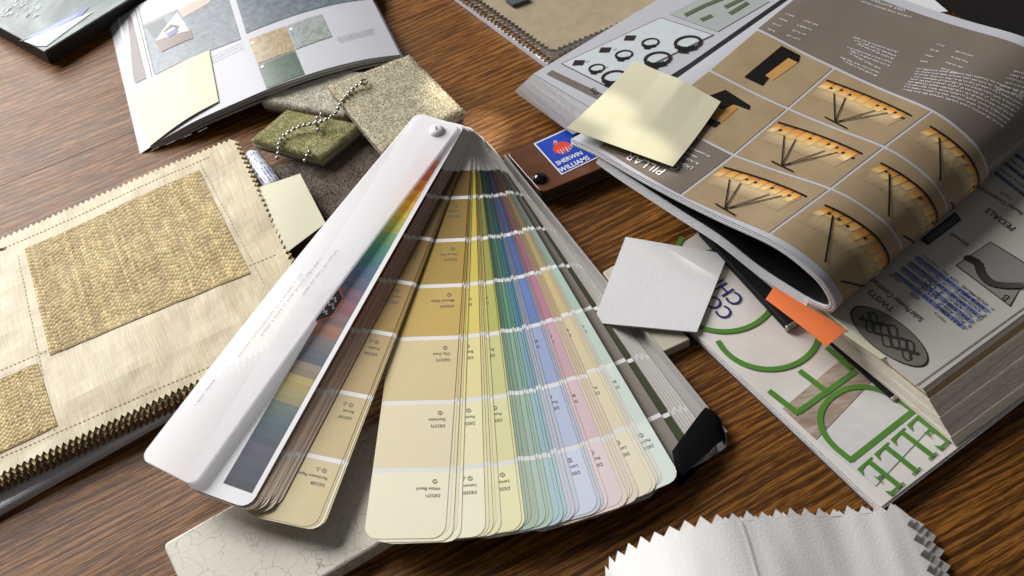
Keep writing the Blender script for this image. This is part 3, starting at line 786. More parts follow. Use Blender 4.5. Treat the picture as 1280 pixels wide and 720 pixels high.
# ------------------------------------------------------------------ small tube
ta, tb = G(312, 194, .0064), G(350, 246, .0064); tdir = (tb-ta)
path = [ta+tdir*t for t in (-.0, .03, .10, .2, .45, .7, 1.0)]; rad = [.0020, .0045, .0058, .0060, .0060, .0058, .0055]
tt = thing('squeeze_tube', ta*1.0-Vector((0, 0, .0064)), 'small white plastic tube with faint blue print beside the fabric book', 'tube')
V, F = tube(path, rad, 20); obj('tube_body', V, F, mat('white_tube_plastic', (0.70, 0.71, 0.78), .25, var=.05), tt, smooth=True)
mb = MB(); rg = random.Random(5); side = tdir.cross(Vector((0, 0, 1))).normalized(); tn = tdir.normalized()
for r_i in range(7):
    for k in range(12):
        if rg.random() < .25: continue
        qa = R(-55+18*r_i); t0 = .14+.06*k; t1 = t0+rg.uniform(.02, .05)
        V = [ta+tdir*t+(side*math.sin(q)+Vector((0, 0, 1))*math.cos(q))*.00612 for t, q in ((t0, qa), (t1, qa), (t1, qa+.12), (t0, qa+.12))]
        mb.add(V, [(0, 1, 2, 3)], C(70, 84, 150))
mb.build('printed_text', PRINT, tt, col=True)

# ------------------------------------------------------------------ carpet samples on a ball chain
def carpet(name_l, quad, ztop, th, c1, c2, tilt=(0, 0, 0, 0), n=64, seed=0, label='', lean=(0, 0)):
    P = [G(p[0], p[1], ztop+t) for p, t in zip(quad, tilt)]
    if (P[1]-P[0]).cross(P[3]-P[0]).z < 0: P = [P[1], P[0], P[3], P[2]]
    f = bil(P); rg = random.Random(seed)
    rt = thing('carpet_sample', f(.5, .5)-Vector((0, 0, th)), label, 'carpet sample', 'carpet samples on one ball chain')
    def S(u, v, h=0):
        p = f(u, v); e = min(u, v, 1-u, 1-v)
        k = .0012*max(0, 1-e/.05)**2
        return Vector((p.x, p.y, p.z+h-(k if h == 0 else 0)))
    V, F = sheet(lambda u, v, h=0: S(u, v, h)+(Vector((0, 0, .0005*noise.noise(Vector((u*7, v*7, seed)))+.0004*noise.noise(Vector((u*40, v*40, seed))))) if h == 0 else Vector((0, 0, 0))), rng_(0, 1, 40), rng_(0, 1, 40), th*.72)
    m = mat('carpet_'+name_l, mixc(c1, c2, .45), .95, var=.08, vscale=500, bump=.45, bscale=1800, sheen=.25)
    obj('pile', V, F, m, rt, smooth=True)
    # tufts
    mb = MB()
    cm = colmat('tuft_'+name_l, .95, var=.1, sheen=.25)
    side = (P[1]-P[0]).length
    cnt = 11500
    for k in range(cnt):
        if k < 10400: u, v = rg.uniform(.004, .996), rg.uniform(.004, .996)
        else:
            e = rg.choice((0, 1, 2, 3)); t = rg.random()
            u, v = ((0.0, t), (1.0, t), (t, 0.0), (t, 1.0))[e]
        p = S(u, v, 0); p.z += .0005*noise.noise(Vector((u*7, v*7, seed)))-.0002
        if k >= 10400: p.z -= rg.uniform(0, th*.25)
        out = Vector((0, 0, 0))
        if k >= 10400:
            cdir = (p-f(.5, .5)); cdir.z = 0; out = cdir.normalized()*.0005
        r_ = rg.uniform(.00024, .0004); hgt = rg.uniform(.0002, .00065)
        ax = Vector((rg.gauss(lean[0], .00025), rg.gauss(lean[1], .00025), hgt))+out
        q0 = rg.uniform(0, 6.28)
        V = [p+Vector((r_*math.cos(q0+2.1*i), r_*math.sin(q0+2.1*i), -.0006)) for i in range(3)]+[p+ax+Vector((r_*.5*math.cos(q0+2.1*i), r_*.5*math.sin(q0+2.1*i), 0)) for i in range(3)]
        t = min(1, max(0, .5+.35*noise.noise(Vector((u*5, v*5, seed+4)))+rg.gauss(0, .25)))
        mb.add(V, [(3, 4, 5), (0, 1, 4, 3), (1, 2, 5, 4), (2, 0, 3, 5)], mixc(c1, c2, t))
    mb.build('tufts', cm, rt, col=True)['kind'] = 'stuff'
    # backing
    Q = [p+(f(.5, .5)-p)*.025 for p in P]; Q = [Vector((q.x, q.y, q.z-th*.55)) for q in Q]
    Bt = [Vector((q.x, q.y, q.z-th*.45)) for q in Q]
    V, F = prism(Q, Bt); obj('backing', V, F, mat('carpet_backing', (0.16, 0.165, 0.18), .9, var=.2, vscale=500, bump=.6, bscale=1200), rt)
    return S
carpet('brown', [(338, 209), (452, 165), (520, 232), (430, 292)], .0085, .0085, (0.105, 0.077, 0.054), (0.14, 0.104, 0.074), seed=1, label='dark brown carpet sample lowest of the pile beside the fan deck')
carpet('grey', [(327, 126), (372, 84), (490, 92), (430, 143)], .011, .0085, (0.56, 0.53, 0.45), (0.70, 0.67, 0.58), seed=2, label='light grey carpet sample tucked under the edge of the open catalogue')
carpet('green', [(314, 173), (358, 137), (452, 155), (400, 197)], .0175, .0085, (0.40, 0.375, 0.18), (0.52, 0.49, 0.25), seed=3, label='olive green carpet sample with the chain lying across it')
carpet('beige', [(409, 106), (511, 67), (579, 137), (478, 190)], .0255, .009, (0.48, 0.43, 0.30), (0.60, 0.54, 0.39), tilt=(.001, 0, -.006, -.002), seed=4, label='beige carpet sample topmost of the pile with the chain through its corner')
# chain
ch = thing('ball_chain', G(400, 155, .019), 'nickel ball chain looped through the carpet samples', 'chain')
def chain(px, z0, z1):
    pts = [G(p[0], p[1], z0+(z1-z0)*i/(len(px)-1)) for i, p in enumerate(px)]
    pts = catmull(pts, 12); out = [pts[0]]; acc = 0
    for a, b in zip(pts[:-1], pts[1:]):
        acc += (b-a).length
        if acc >= .0030: out.append(b); acc = 0
    return out
runs = [chain([(452, 104), (444, 109), (436, 117), (429, 125), (424, 133), (419, 142), (409, 149), (398, 153), (388, 155), (373, 159), (361, 165), (353, 172), (349, 181), (348, 191), (346, 200)], .0285, .017),
        chain([(402, 143), (396, 149), (397, 156), (398, 163)], .0215, .0205), chain([(387, 190), (383, 197), (379, 206)], .0195, .0125)]
sphV = []; sphF = []
for j in range(1, 7):
    a = math.pi*j/7
    for k in range(12): q = 2*math.pi*k/12; sphV.append((math.sin(a)*math.cos(q), math.sin(a)*math.sin(q), math.cos(a)))
sphV = [(0, 0, 1)]+sphV+[(0, 0, -1)]
sphF = [(0, 1+k, 1+(k+1) % 12) for k in range(12)]+[(1+j*12+k, 13+j*12+k, 13+j*12+(k+1) % 12, 1+j*12+(k+1) % 12) for j in range(5) for k in range(12)]+[(73, 61+(k+1) % 12, 61+k) for k in range(12)]
bead_me = None; links = MB()
for rn in runs:
    for i, p in enumerate(rn):
        if bead_me is None:
            o = obj('bead', [Vector(v)*.00124 for v in sphV], sphF, METAL, smooth=True, loc=Vector((0, 0, 0))); bead_me = o.data
        else:
            o = bpy.data.objects.new('bead', bead_me); COL.objects.link(o)
        o.parent = ch; o.location = p-WL[ch.name]
        if i: V, F = tube([rn[i-1], p], .0003, 6); links.add(V, F)
links.build('wire', METAL, ch)
hp = G(455, 103, .0275)
V = []; F = []
for k in range(20):
    q = 2*math.pi*k/20
    for rr, z in ((.0024, 0), (.0024, .0006), (.0016, .0006), (.0016, 0)): V.append(hp+Vector((rr*math.cos(q), rr*math.sin(q), z)))
for k in range(20):
    for i in range(4): F.append((4*k+i, 4*((k+1) % 20)+i, 4*((k+1) % 20)+(i+1) % 4, 4*k+(i+1) % 4))
obj('eyelet', V, F, mat('dark_metal', (0.12, 0.11, 0.09), .35, metal=1), ch, smooth=True)

# ------------------------------------------------------------------ open carpet catalogue, upper left
A = G(182, 190, 0); B = G(500, 68, .010); A2 = Vector((A.x, A.y, 0)); du = Vector((B.x-A.x, B.y-A.y, 0)).normalized(); dv = Vector((-du.y, du.x, 0))
prof = catmull([(-.004, -.0002), (0, .0012), (.0097, .0042), (.0209, .0074), (.0372, .0110), (.0631, .0142), (.0788, .0160), (.094, .0170), (.1144, .0172), (.1346, .0158), (.1495, .0134), (.1644, .0098)], 6)
prof = [Vector((p[0], p[1])) for p in prof]
def prof_z(u):
    if u <= prof[0].x: return prof[0].y
    for a, b in zip(prof[:-1], prof[1:]):
        if u <= b.x: return a.y+(b.y-a.y)*(u-a.x)/(b.x-a.x)
    return prof[-1].y+(u-prof[-1].x)*-.3
cat1 = thing('carpet_catalogue', A2+du*.08+dv*.05, 'open carpet catalogue with grey photos and a sticky note on its corner', 'catalogue')
def P1(u, v): return A2+du*u+dv*v+Vector((0, 0, prof_z(u)))
S1 = normal_off(P1)
us = [p.x for p in prof]
V, F = sheet(S1, us, rng_(0, .14, 4), .0003); pg1 = obj('page', V, F, GLOSSY, cat1, smooth=False)
pg1o = Page(S1, (.1, .06))
# pages underneath, each a little further down
for k in range(1, 7):
    def Pk(u, v, k=k): return A2+du*(u+.0004*k)+dv*(v+.0004*k)+Vector((0, 0, max(.0012+.0003*(6-k), prof_z(u)*(1-.03*k)-.0007*k)))
    V, F = sheet(normal_off(Pk), [u for u in us if u > .002], rng_(-.0006*k*(k % 2), .14, 3), .0003); obj('page', V, F, PAPER, cat1)
def Pc(u, v): return A2+du*u+dv*v+Vector((0, 0, max(.0009, prof_z(u)*.72-.0010)))
V, F = sheet(normal_off(Pc), [u for u in us if u > .03], rng_(.0005, .14, 3), .0006); obj('cover', V, F, mat('dark_green_cover', (0.02, 0.032, 0.028), .4), cat1)
def prnt(page, parent, quad, col, name='printed_photo', h=.0003, n=8, m=None):
    V, F = page.quad(quad, n=n, h=h)
    if m: return obj(name, V, F, m, parent)
    return obj(name, V, F, PRINT, parent, [col]*len(F))
CARP = photo_mat('carpet_photo', [(.3, C(76, 84, 92)), (.55, C(104, 113, 122)), (.75, C(126, 134, 142))], 260, .3)
def scroll_mat(name, c1, c2):
    m, nt, b = mk(name); L = nt.links.new
    tc = N(nt, 'ShaderNodeTexCoord'); nz = N(nt, 'ShaderNodeTexNoise', Scale=90.0, Detail=1.0); L(tc.outputs['Object'], nz.inputs['Vector'])
    mu = N(nt, 'ShaderNodeMath', operation='MULTIPLY'); L(nz.outputs['Fac'], mu.inputs[0]); mu.inputs[1].default_value = 42
    si = N(nt, 'ShaderNodeMath', operation='SINE'); L(mu.outputs[0], si.inputs[0])
    n2 = N(nt, 'ShaderNodeTexNoise', Scale=900.0, Detail=2.0); L(tc.outputs['Object'], n2.inputs['Vector'])
    ad = N(nt, 'ShaderNodeMath', operation='MULTIPLY_ADD'); L(si.outputs[0], ad.inputs[0]); ad.inputs[1].default_value = .28; L(n2.outputs['Fac'], ad.inputs[2])
    mix = N(nt, 'ShaderNodeMix', data_type='RGBA'); L(ad.outputs[0], mix.inputs['Factor']); mix.inputs[6].default_value = (*c1, 1); mix.inputs[7].default_value = (*c2, 1)
    L(mix.outputs[2], b.inputs['Base Color']); b.inputs['Roughness'].default_value = .35; return m
prnt(pg1o, pg1, [(179, 31), (283, -10), (301, 49), (194, 94)], None, m=CARP)
prnt(pg1o, pg1, [(291, -14), (474, -60), (470, -2), (308, 42)], None, m=CARP, n=12)
prnt(pg1o, pg1, [(311, 50), (357, 33), (369, 63), (322, 80)], None, m=scroll_mat('tan_scroll', C(170, 150, 112), C(128, 110, 80)))
prnt(pg1o, pg1, [(358.5, 32.5), (402, 18), (415, 46), (370, 62)], None, m=scroll_mat('grey_scroll', C(158, 164, 160), C(120, 128, 126)))
prnt(pg1o, pg1, [(322.5, 81.5), (369, 64.5), (381, 93), (333, 111)], None, m=scroll_mat('green_scroll', C(66, 92, 74), C(40, 62, 50)))
prnt(pg1o, pg1, [(181, 33), (205, 23), (214, 45), (192, 47)], C(70, 76, 80), h=.0004)
prnt(pg1o, pg1, [(222, 12), (268, -8), (262, 4), (229, 23)], C(172, 156, 140), h=.00045)
prnt(pg1o, pg1, [(195, 51), (222, 16), (239, 42), (203, 60)], C(190, 188, 186), h=.0005)
prnt(pg1o, pg1, [(194, 52), (239, 38), (242, 48), (202, 66)], C(96, 76, 66), h=.00055)
prnt(pg1o, pg1, [(204, 41), (214, 31), (225, 33), (220, 44)], C(58, 60, 66), h=.0006)
prnt(pg1o, pg1, [(207, 43), (220, 36), (224, 40), (213, 47)], C(70, 86, 140), h=.00065)
prnt(pg1o, pg1, [(208, 41), (218, 35), (219, 36.5), (209, 42.5)], C(235, 238, 240), h=.0007)
prnt(pg1o, pg1, [(160, 20), (164, 20), (183, 98), (167, 106)], C(104, 92, 90))
for a_, b_ in (((167, 4), (190, 96)), ((172, 6), (193, 93))):
    V, F = pg1o.ribbon([a_, b_], .0005, sub=10); obj('printed_line', V, F, GREYINK, pg1)
mb = Lines()
for k in range(3): mb.add(*pg1o.squig((256+k*1.5, 76+k*3.5), (304+k*1, 53+k*3.5), .0009, k))
for k in range(3): mb.add(*pg1o.squig((421+k*2, 49+k*2.4), (468+k*0, 38+k*2.6-1), .0010, 9+k))
for k in range(4): mb.add(*pg1o.squig((188+k*20, 190-k*8), (200+k*20, 184-k*8), .0006, 20+k))
mb.build('printed_text', GREYINK, pg1)
for c_ in ((316, 54), (364, 37), (328, 84)):
    q = pg1o.uv(c_); V = [S1(q[0]+.0012*math.cos(k*.5236), q[1]+.0012*math.sin(k*.5236), .0005) for k in range(12)]; obj('printed_dot', V, [tuple(range(12))], PAPER, pg1)
# sticky note on its corner, wrapping down with the page
q = [pg1o.uv(p) for p in ((160, 119), (262, 64), (274, 128), (188, 184))]
def Snote(u, v, h=0):
    p = (q[0]*(1-u)+q[1]*u)*(1-v)+(q[3]*(1-u)+q[2]*u)*v
    return S1(p[0], p[1], .0009+h+.0006*math.sin(u*3.1)*v)
V, F = sheet(lambda u, v, h=0: Snote(u, 1-v, h), rng_(0, 1, 28), rng_(0, 1, 16), .00025)
tag(obj('sticky_note', V, F, STICKY), 'pale yellow sticky note on the corner of the carpet catalogue', 'sticky note')

# ------------------------------------------------------------------ book, top left
bk = thing('softcover_book', G(40, 40, 0), 'grey green softcover book in the far corner at top left', 'book')
zt = .0125
A = G(55, 64, zt); B = G(152, 4, zt); D = G(0, 34, zt); e1 = (B-A).normalized(); e2 = (D-A).normalized()
top_q = [A, A+e1*.16, A+e1*.16+e2*.2, A+e2*.2]
A3 = G(62, 79, 0.0); off = Vector((A3.x-A.x, A3.y-A.y, 0))*.6
BOOKM = photo_mat('misty_cover', [(.28, C(34, 42, 40)), (.45, C(82, 94, 92)), (.62, C(124, 136, 136)), (.8, C(176, 188, 186))], 22, .22, distort=.8)
V, F = slab(top_q, zt-.0012, bev=.0003); cov = obj('cover', V, F, BOOKM, bk)
bq = [p+Vector((0, 0, -.0013)) for p in top_q]; bb = [Vector((p.x+off.x, p.y+off.y, .0003)) for p in top_q]
cen = sum(bq, Vector())/4; bq = [p+(cen-p).normalized()*.0008 for p in bq]
V, F = prism(ccw(bq), ccw(bb)); obj('page_block', V, F, [page_edge_mat('dark_book_edge', (0.045, 0.036, 0.036), (0.02, 0.016, 0.016))], bk)
pgb = Page(flat(zt), (A.x, A.y))
mb = MB()
for pts, col in (([(24, 52), (86, 20), (112, 9), (96, 26), (60, 42)], C(96, 104, 160)), ([(30, 50), (70, 30), (100, 16), (94, 22), (66, 38)], C(140, 148, 196)), ([(30, 52), (70, 36), (100, 22), (118, 14), (58, 58), (46, 58)], C(186, 202, 190))):
    V = [S_ for S_ in [flat(zt)(*pgb.uv(p), .0003+.00008*len(mb.F)) for p in pts]]; mb.add(V, [tuple(range(len(V)))], col)
rg = random.Random(3)
for k in range(46):
    x, y = rg.uniform(0, 46), rg.uniform(0, 24); V, F = pgb.ribbon([(x, y), (x+rg.uniform(2, 7), y-rg.uniform(2, 6))], rg.uniform(.0003, .0007)); mb.add(V, F, C(190, 200, 196))
mb.build('printed_picture', PRINT, cov, col=True)

# ------------------------------------------------------------------ fabric sample tray, top centre
tray = thing('fabric_sample_binder', G(700, 20, 0), 'white board with a pad of brown pinked fabric samples at top centre', 'sample book')
A = G(686, 81, .005); B = G(576, 0, .005); D = G(872, 0, .005); e1 = (B-A).normalized(); e2 = (D-A).normalized()
V, F = slab([A, A+e2*.2, A+e2*.2+e1*.14, A+e1*.14], .0003, bev=.001, rad=.003)
obj('backing_board', V, F, mat('white_board', (0.60, 0.60, 0.66), .3, var=.04), tray)
LC = [(0.10, 0.085, 0.06), (0.26, 0.19, 0.11), (0.12, 0.045, 0.02), (0.15, 0.15, 0.17), (0.20, 0.13, 0.07), (0.19, 0.20, 0.22), (0.22, 0.22, 0.24), (0.085, 0.08, 0.08), (0.31, 0.25, 0.16)]
Ac = G(691, 61, .0155); e1b = (G(604, 0, .0155)-Ac).normalized(); e2b = (G(836, 0, .0155)-Ac).normalized()
for i, lc in enumerate(LC):
    z = .0057+.00118*i; ox = (.0045-.0008*i if i < 5 else 0)+random.uniform(-.0003, .0003)
    def St(u, v, h=0, z=z, ox=ox):
        p = Ac+e2b*(u-ox*.3)+e1b*(v-ox); return Vector((p.x, p.y, z+h+.0004*noise.noise(Vector((u*40, v*40, z*900)))))
    V, F = pinked(lambda u, v, h=0: St(u, v, h), 0, .17, 0, .13, .0036, .0022, .0011)
    m = mat('sample_cloth', lc if i == len(LC)-1 else tuple(min(.7, 2.4*x) for x in lc), .85, var=.12, vscale=120, bump=.35, bscale=900)
    o = obj('fabric_sheet', V, F, m, tray)
    if i == len(LC)-1: o['label'] = 'tan suede top sheet'
V, F = slab([G(632, 0, .0175), G(640, 6, .0175), G(662, -2, .0175), G(640, -20, .0175)], .0158, 0); obj('grey_flap', V, F, mat('dark_grey_cloth', (0.06, 0.06, 0.065), .8), tray)

# ------------------------------------------------------------------ brown deck with paint maker's emblem
bd_ = thing('brown_swatch_deck', G(700, 200, 0), 'brown paint swatch deck with a blue emblem and black rivet', 'colour deck')
zt = .010; A = G(633, 191, zt); B = G(705, 162, zt); D = G(677, 241, zt)
e1 = (B-A).normalized(); e2 = (D-A); wdt = e2.length; e2n = e2.normalized()
BRN = mat('brown_gloss_card', (0.115, 0.042, 0.018), .28, var=.25, vscale=45, coat=.4, stretch=(1, 3, 1))
P = [A, A+e1*.13, A+e1*.13+e2, A+e2]
V, F = slab(P, zt-.0016, bev=.0004, rad=.004); bc = obj('top_cover', V, F, BRN, bd_)
k = .0
Q = [p+Vector((0, 0, -.0017)) for p in P]; Q0 = [Vector((p.x, p.y, .0002))+(D-A).normalized()*.004*0 for p in P]
bt = [G(680, 250, 0.0), None]
V, F = slab([p+(sum(Q, Vector())/4-p)*.01 for p in Q], .0022, 0, rad=.004); obj('swatch_block', V, F, page_edge_mat('dark_swatch_edges', (0.10, 0.075, 0.055), (0.03, 0.022, 0.018)), bd_)
V, F = slab([Vector((p.x, p.y, .0021)) for p in P], .0003, bev=.0003, rad=.004); obj('bottom_cover', V, F, BRN, bd_)
V, F = dome(G(675, 224, zt-.0002), .0042, .0034, 20, 6); obj('rivet', V, F, mat('black_gloss', (0.006, 0.006, 0.007), .12), bd_, smooth=True)
pb = Page(flat(zt), (.04, .43))
mb = MB()
qq = [(667, 180), (718, 157), (752, 195), (702, 219)]
V, F = pb.quad(qq, n=1, h=.0003); mb.add(V, F, C(226, 226, 232))
cx_, cy_ = sum(p[0] for p in qq)/4, sum(p[1] for p in qq)/4
V, F = pb.quad([(p[0]+(cx_-p[0])*.055, p[1]+(cy_-p[1])*.055) for p in qq], n=1, h=.0004); mb.add(V, F, C(24, 62, 166))
gc = pb.uv((703, 186)); gr = .0052
def disc(c, r1, h, a0=0, a1=2*math.pi, n=20): return [flat(zt)(c[0]+r1*math.cos(a0+(a1-a0)*k/n), c[1]+r1*math.sin(a0+(a1-a0)*k/n), h) for k in range(n+1 if a1-a0 < 6.2 else n)]
V = disc(gc, gr, .00048); mb.add(V, [tuple(range(len(V)))], C(52, 84, 176))
V = disc(gc, gr, .00054, R(10), R(215)); mb.add(V, [tuple(range(len(V)))], C(206, 62, 44))
ex = Vector((math.cos(R(17)), math.sin(R(17)))); ey = Vector((-ex.y, ex.x))
for k, (dx, ln) in enumerate(((-.0040, .004), (-.0024, .0062), (-.0008, .0042), (.0008, .0066), (.0026, .005), (.0041, .0035))):
    c0 = gc+ex*dx
    V = [flat(zt)(*(c0+ex*sx+ey*sy), .0006) for sx, sy in ((-.0006, .001), (.0006, .001), (.0006, -ln*.55), (0, -ln*.75), (-.0006, -ln*.55))]; mb.add(V, [tuple(range(5))], C(206, 62, 44))
    V = [flat(zt)(*(c0+ex*sx+ey*sy), .0006) for sx, sy in ((.0007, .0), (.0011, .0), (.0011, -ln*.7), (.0007, -ln*.7))]; mb.add(V, [tuple(range(4))], C(226, 226, 232))
cc = gc+ey*.0062-ex*.0016
V = [flat(zt)(*(cc+ex*sx+ey*sy), .0006) for sx, sy in ((-.0016, -.0012), (.0004, -.002), (.0018, .0006), (.0, .0018))]; mb.add(V, [tuple(range(4))], C(176, 150, 160))
V = [flat(zt)(*(cc+ex*sx+ey*sy), .0007) for sx, sy in ((-.0012, -.0009), (.0003, -.0015), (.0006, -.0007), (-.0008, .0001))]; mb.add(V, [tuple(range(4))], C(206, 62, 44))
mb.build('printed_emblem', PRINT, bc, col=True)
mb = Lines(); mb.add(*pb.text('SHERWIN', (697, 207.5), (729, 193.5), h=.0006, ys=1.15)); mb.add(*pb.text('WILLIAMS', (701, 216.5), (738, 199.5), h=.0006, ys=1.15))
mb.build('printed_text', PAPER, bc)

# ------------------------------------------------------------------ magazine with green lettering
mz = .0062
mag = thing('green_title_magazine', G(1000, 480, 0), 'white magazine with huge green letters under the thick catalogue', 'magazine')
A = G(1100, 635, mz); B = G(866, 414, mz); D = G(1196, 557, mz)
e1 = (B-A).normalized(); e2 = (D-A).normalized()
e2 = Vector((e1.y, -e1.x, 0)) if Vector((e1.y, -e1.x, 0)).dot(e2) > 0 else Vector((-e1.y, e1.x, 0))
LONG = (G(795, 340, mz)-A).dot(e1)
P = [A, A+e2*.2, A+e2*.2+e1*LONG, A+e1*LONG]
MAGM = photo_mat('cream_cover', [(.3, C(196, 188, 178)), (.5, C(214, 208, 202)), (.7, C(222, 218, 214))], 14, .22, stretch=(1, 1, 1))
V, F = slab(P, mz-.0006, bev=.0002); mc = obj('cover', V, F, MAGM, mag)
for k in range(5):
    o_ = Vector((random.uniform(-.0009, .0009), random.uniform(-.0009, .0009), 0)); zz = mz-.0007-.0009*k
    V, F = slab([Vector((p.x, p.y, zz))+o_ for p in P], zz-.0008, 0); obj('page_section', V, F, EDGES, mag)
V, F = slab([Vector((p.x, p.y, mz-.0053)) for p in P], .0002, 0); obj('back_cover', V, F, mat('dark_back_cover', (0.10, 0.09, 0.085), .3), mag)
pm = Page(flat(mz), (A.x, A.y))
# brownish picture band and pale window on the cover
FLOORP = photo_mat('cover_photo', [(.3, C(132, 112, 96)), (.5, C(160, 142, 126)), (.7, C(190, 178, 166))], 60, .25, stretch=(1, 4, 1))
prnt(pm, mc, [(1060, 442), (1096, 470), (1020, 550), (978, 511)], None, m=FLOORP, n=1, h=.0002)
prnt(pm, mc, [(1097, 471), (1170, 527), (1094, 608), (1022, 551)], C(206, 204, 202), n=1, h=.0003, name='printed_panel')
GREEN = mat('green_ink', (0.085, 0.225, 0.035), .3, var=.1)
lw = .0027
def ring_arc(cpx, epx, a0px, sweep, h=.0005):
    c = pm.uv(cpx); r_ = (pm.uv(epx)-c).length; d0 = pm.uv(a0px)-c; a0 = math.atan2(d0.y, d0.x)
    return pm.ribbon_uv([c+Vector((math.cos(a0+sweep*t), math.sin(a0+sweep*t)))*r_ for t in rng_(0, 1, 48)], lw, h=h)
L1 = MB(); L1.add(*ring_arc((958, 409), (959, 462), (906, 424), R(244))); L1.build('printed_letter', GREEN, mc)
L2 = MB(); L2.add(*ring_arc((903, 363), (905, 415), (855, 380), R(359))); L2.build('printed_letter', GREEN, mc)
Lr = MB(); Lr.add(*pm.ribbon([(842, 318), (848, 306), (853, 297)], lw, h=.0005)); Lr.build('printed_letter', GREEN, mc)
mb = MB()
for i, sg in enumerate(([(1070, 464), (997, 516)], [(961, 489), (998, 518)], [(999, 464), (1033, 490)], [(1033, 435), (1064, 462)])): mb.add(*pm.ribbon(sg, lw, h=.0005+.00006*i))
mb.build('printed_letter', GREEN, mc)
mb = MB(); mb.add(*pm.ribbon([(1143, 513), (1063, 576)], lw, h=.0005))
bowl = [pm.uv(p) for p in ((1065, 577), (1040, 556), (1027, 536), (1026, 516), (1038, 498), (1060, 486), (1086, 485), (1112, 494), (1142, 514))]
mb.add(*pm.ribbon_uv([Vector((p[0], p[1])) for p in catmull([Vector((q[0], q[1], 0)) for q in bowl], 6)], lw, h=.00056)); mb.build('printed_letter', GREEN, mc)
# serif letters E L L E, as strokes
def letter(kind, o, dx, dy, wd, ht, h=.0005):
    mb = MB()
    def rect(x0, y0, x1, y1, hh): mb.add([flat(mz)(*(o+dx*(x*wd)+dy*(y*ht)), hh) for x, y in ((x0, y0), (x1, y0), (x1, y1), (x0, y1))], [(0, 1, 2, 3)])
    def tri(p, hh): mb.add([flat(mz)(*(o+dx*(x*wd)+dy*(y*ht)), hh) for x, y in p], [tuple(range(len(p)))])
    rect(.14, .03, .38, .97, h); rect(.0, .0, .52, .05, h+.00005); rect(.0, .95, .52, 1.0, h+.00005)
    tri([(.34, .0), (.92, .0), (.97, .22), (.88, .18), (.78, .10), (.60, .075), (.34, .07)], h+.0001)
    if kind == 'E':
        tri([(.34, 1.0), (.88, 1.0), (.90, .82), (.82, .86), (.72, .925), (.34, .93)], h+.00015)
        rect(.34, .47, .66, .53, h+.0002); tri([(.64, .40), (.68, .40), (.68, .62), (.64, .62), (.60, .52)], h+.00025)
    return mb
p0, p1 = pm.uv((1150, 517)), pm.uv((1068, 590)); dx = (p1-p0).normalized(); dy = Vector((-dx.y, dx.x)); tot = (p1-p0).length
ht = (pm.uv((1122, 612))-pm.uv((1080, 579))).length
if dy.dot(pm.uv((1122, 612))-pm.uv((1080, 579))) < 0: dy = -dy
for i, ch_ in enumerate('ELLE'): letter(ch_, p0+dx*(tot*i/4), dx, dy, tot/4*.93, ht).build('printed_letter', GREEN, mc)
BLUEINK = mat('navy_ink', (0.015, 0.02, 0.16), .35)
mb = Lines(); mb.add(*pm.text('COZY', (918, 392), (870, 347), h=.0004)); mb.add(*pm.text('CHIC', (931, 375), (890, 337), h=.0004)); mb.build('printed_text', BLUEINK, mc)

# ------------------------------------------------------------------ black folder and strap on the magazine
fo = thing('black_folder', G(930, 330, mz), 'black leather folder with a metal corner squeezed under the candle catalogue', 'folder')
zf = .0100; A = G(984, 409, zf); B = G(868, 283, zf); e1 = (B-A).normalized(); e2 = Vector((e1.y, -e1.x, 0)); e2 = e2 if e2.x > 0 else -e2
V, F = slab([A, A+e1*.075, A+e1*.075+e2*.03, A+e2*.03], mz+.0006, bev=.0012, rad=.002); obj('leather_cover', V, F, BLACK, fo)
V, F = slab([A-e1*.0010-e2*.0004+Vector((0, 0, .0003)), A+e1*.0012-e2*.0006+Vector((0, 0, .0003)), A+e1*.0014+e2*.0072+Vector((0, 0, .0003)), A-e1*.0010+e2*.0072+Vector((0, 0, .0003))], mz+.0006, bev=.0008, rad=.0008); obj('metal_corner', V, F, DULL, fo, smooth=True)
stp = thing('black_strap', G(1080, 465, mz), 'narrow black strap with a metal tip along the thick catalogue', 'strap')
A = G(1036, 426, .0076); B = G(1117, 498, .0076); e1 = (B-A); e2 = Vector((-e1.y, e1.x, 0)).normalized()
V, F = slab([A-e2*.0008, B-e2*.0008, B+e2*.0022, A+e2*.0022], mz+.0004, bev=.0005); obj('strap_band', V, F, BLACK, stp)
e1n = e1.normalized(); V, F = slab([B-e1n*.0012-e2*.0010+Vector((0, 0, .0003)), B+e1n*.0012-e2*.0010+Vector((0, 0, .0003)), B+e1n*.0012+e2*.0024+Vector((0, 0, .0003)), B-e1n*.0012+e2*.0024+Vector((0, 0, .0003))], mz+.0003, bev=.0006, rad=.0008); obj('metal_tip', V, F, DULL, stp, smooth=True)

# ------------------------------------------------------------------ thick hardware catalogue, right
zt, zb = .0235, .0070
hw = thing('hardware_catalogue', G(1200, 420, zb), 'thick catalogue of pewter handles with a grey oval badge, lying on the magazine', 'catalogue')
T1 = G(1153, 486, zt); T2 = G(1045, 399, zt); T3 = G(1280, 392, zt); B1 = G(1194, 557, zb); B2 = G(1040, 429, zb); B3 = G(1280, 494, zb)
f1 = (T2-T1).normalized(); f2 = (T3-T1).normalized(); g1 = (B2-B1).normalized(); g2 = (B3-B1).normalized()
topq = [T1, T1+f2*.19, T1+f2*.19+f1*.13, T1+f1*.13]; botq = [B1, B1+g2*.19, B1+g2*.19+g1*.14, B1+g1*.14]
def lev(t): return [a+(b-a)*t for a, b in zip(topq, botq)]
PEW = mat('newsprint_page', (0.50, 0.48, 0.44), .45, var=.03)
TAND = page_edge_mat('tan_page_edges', (0.48, 0.33, 0.18), (0.38, 0.26, 0.14))
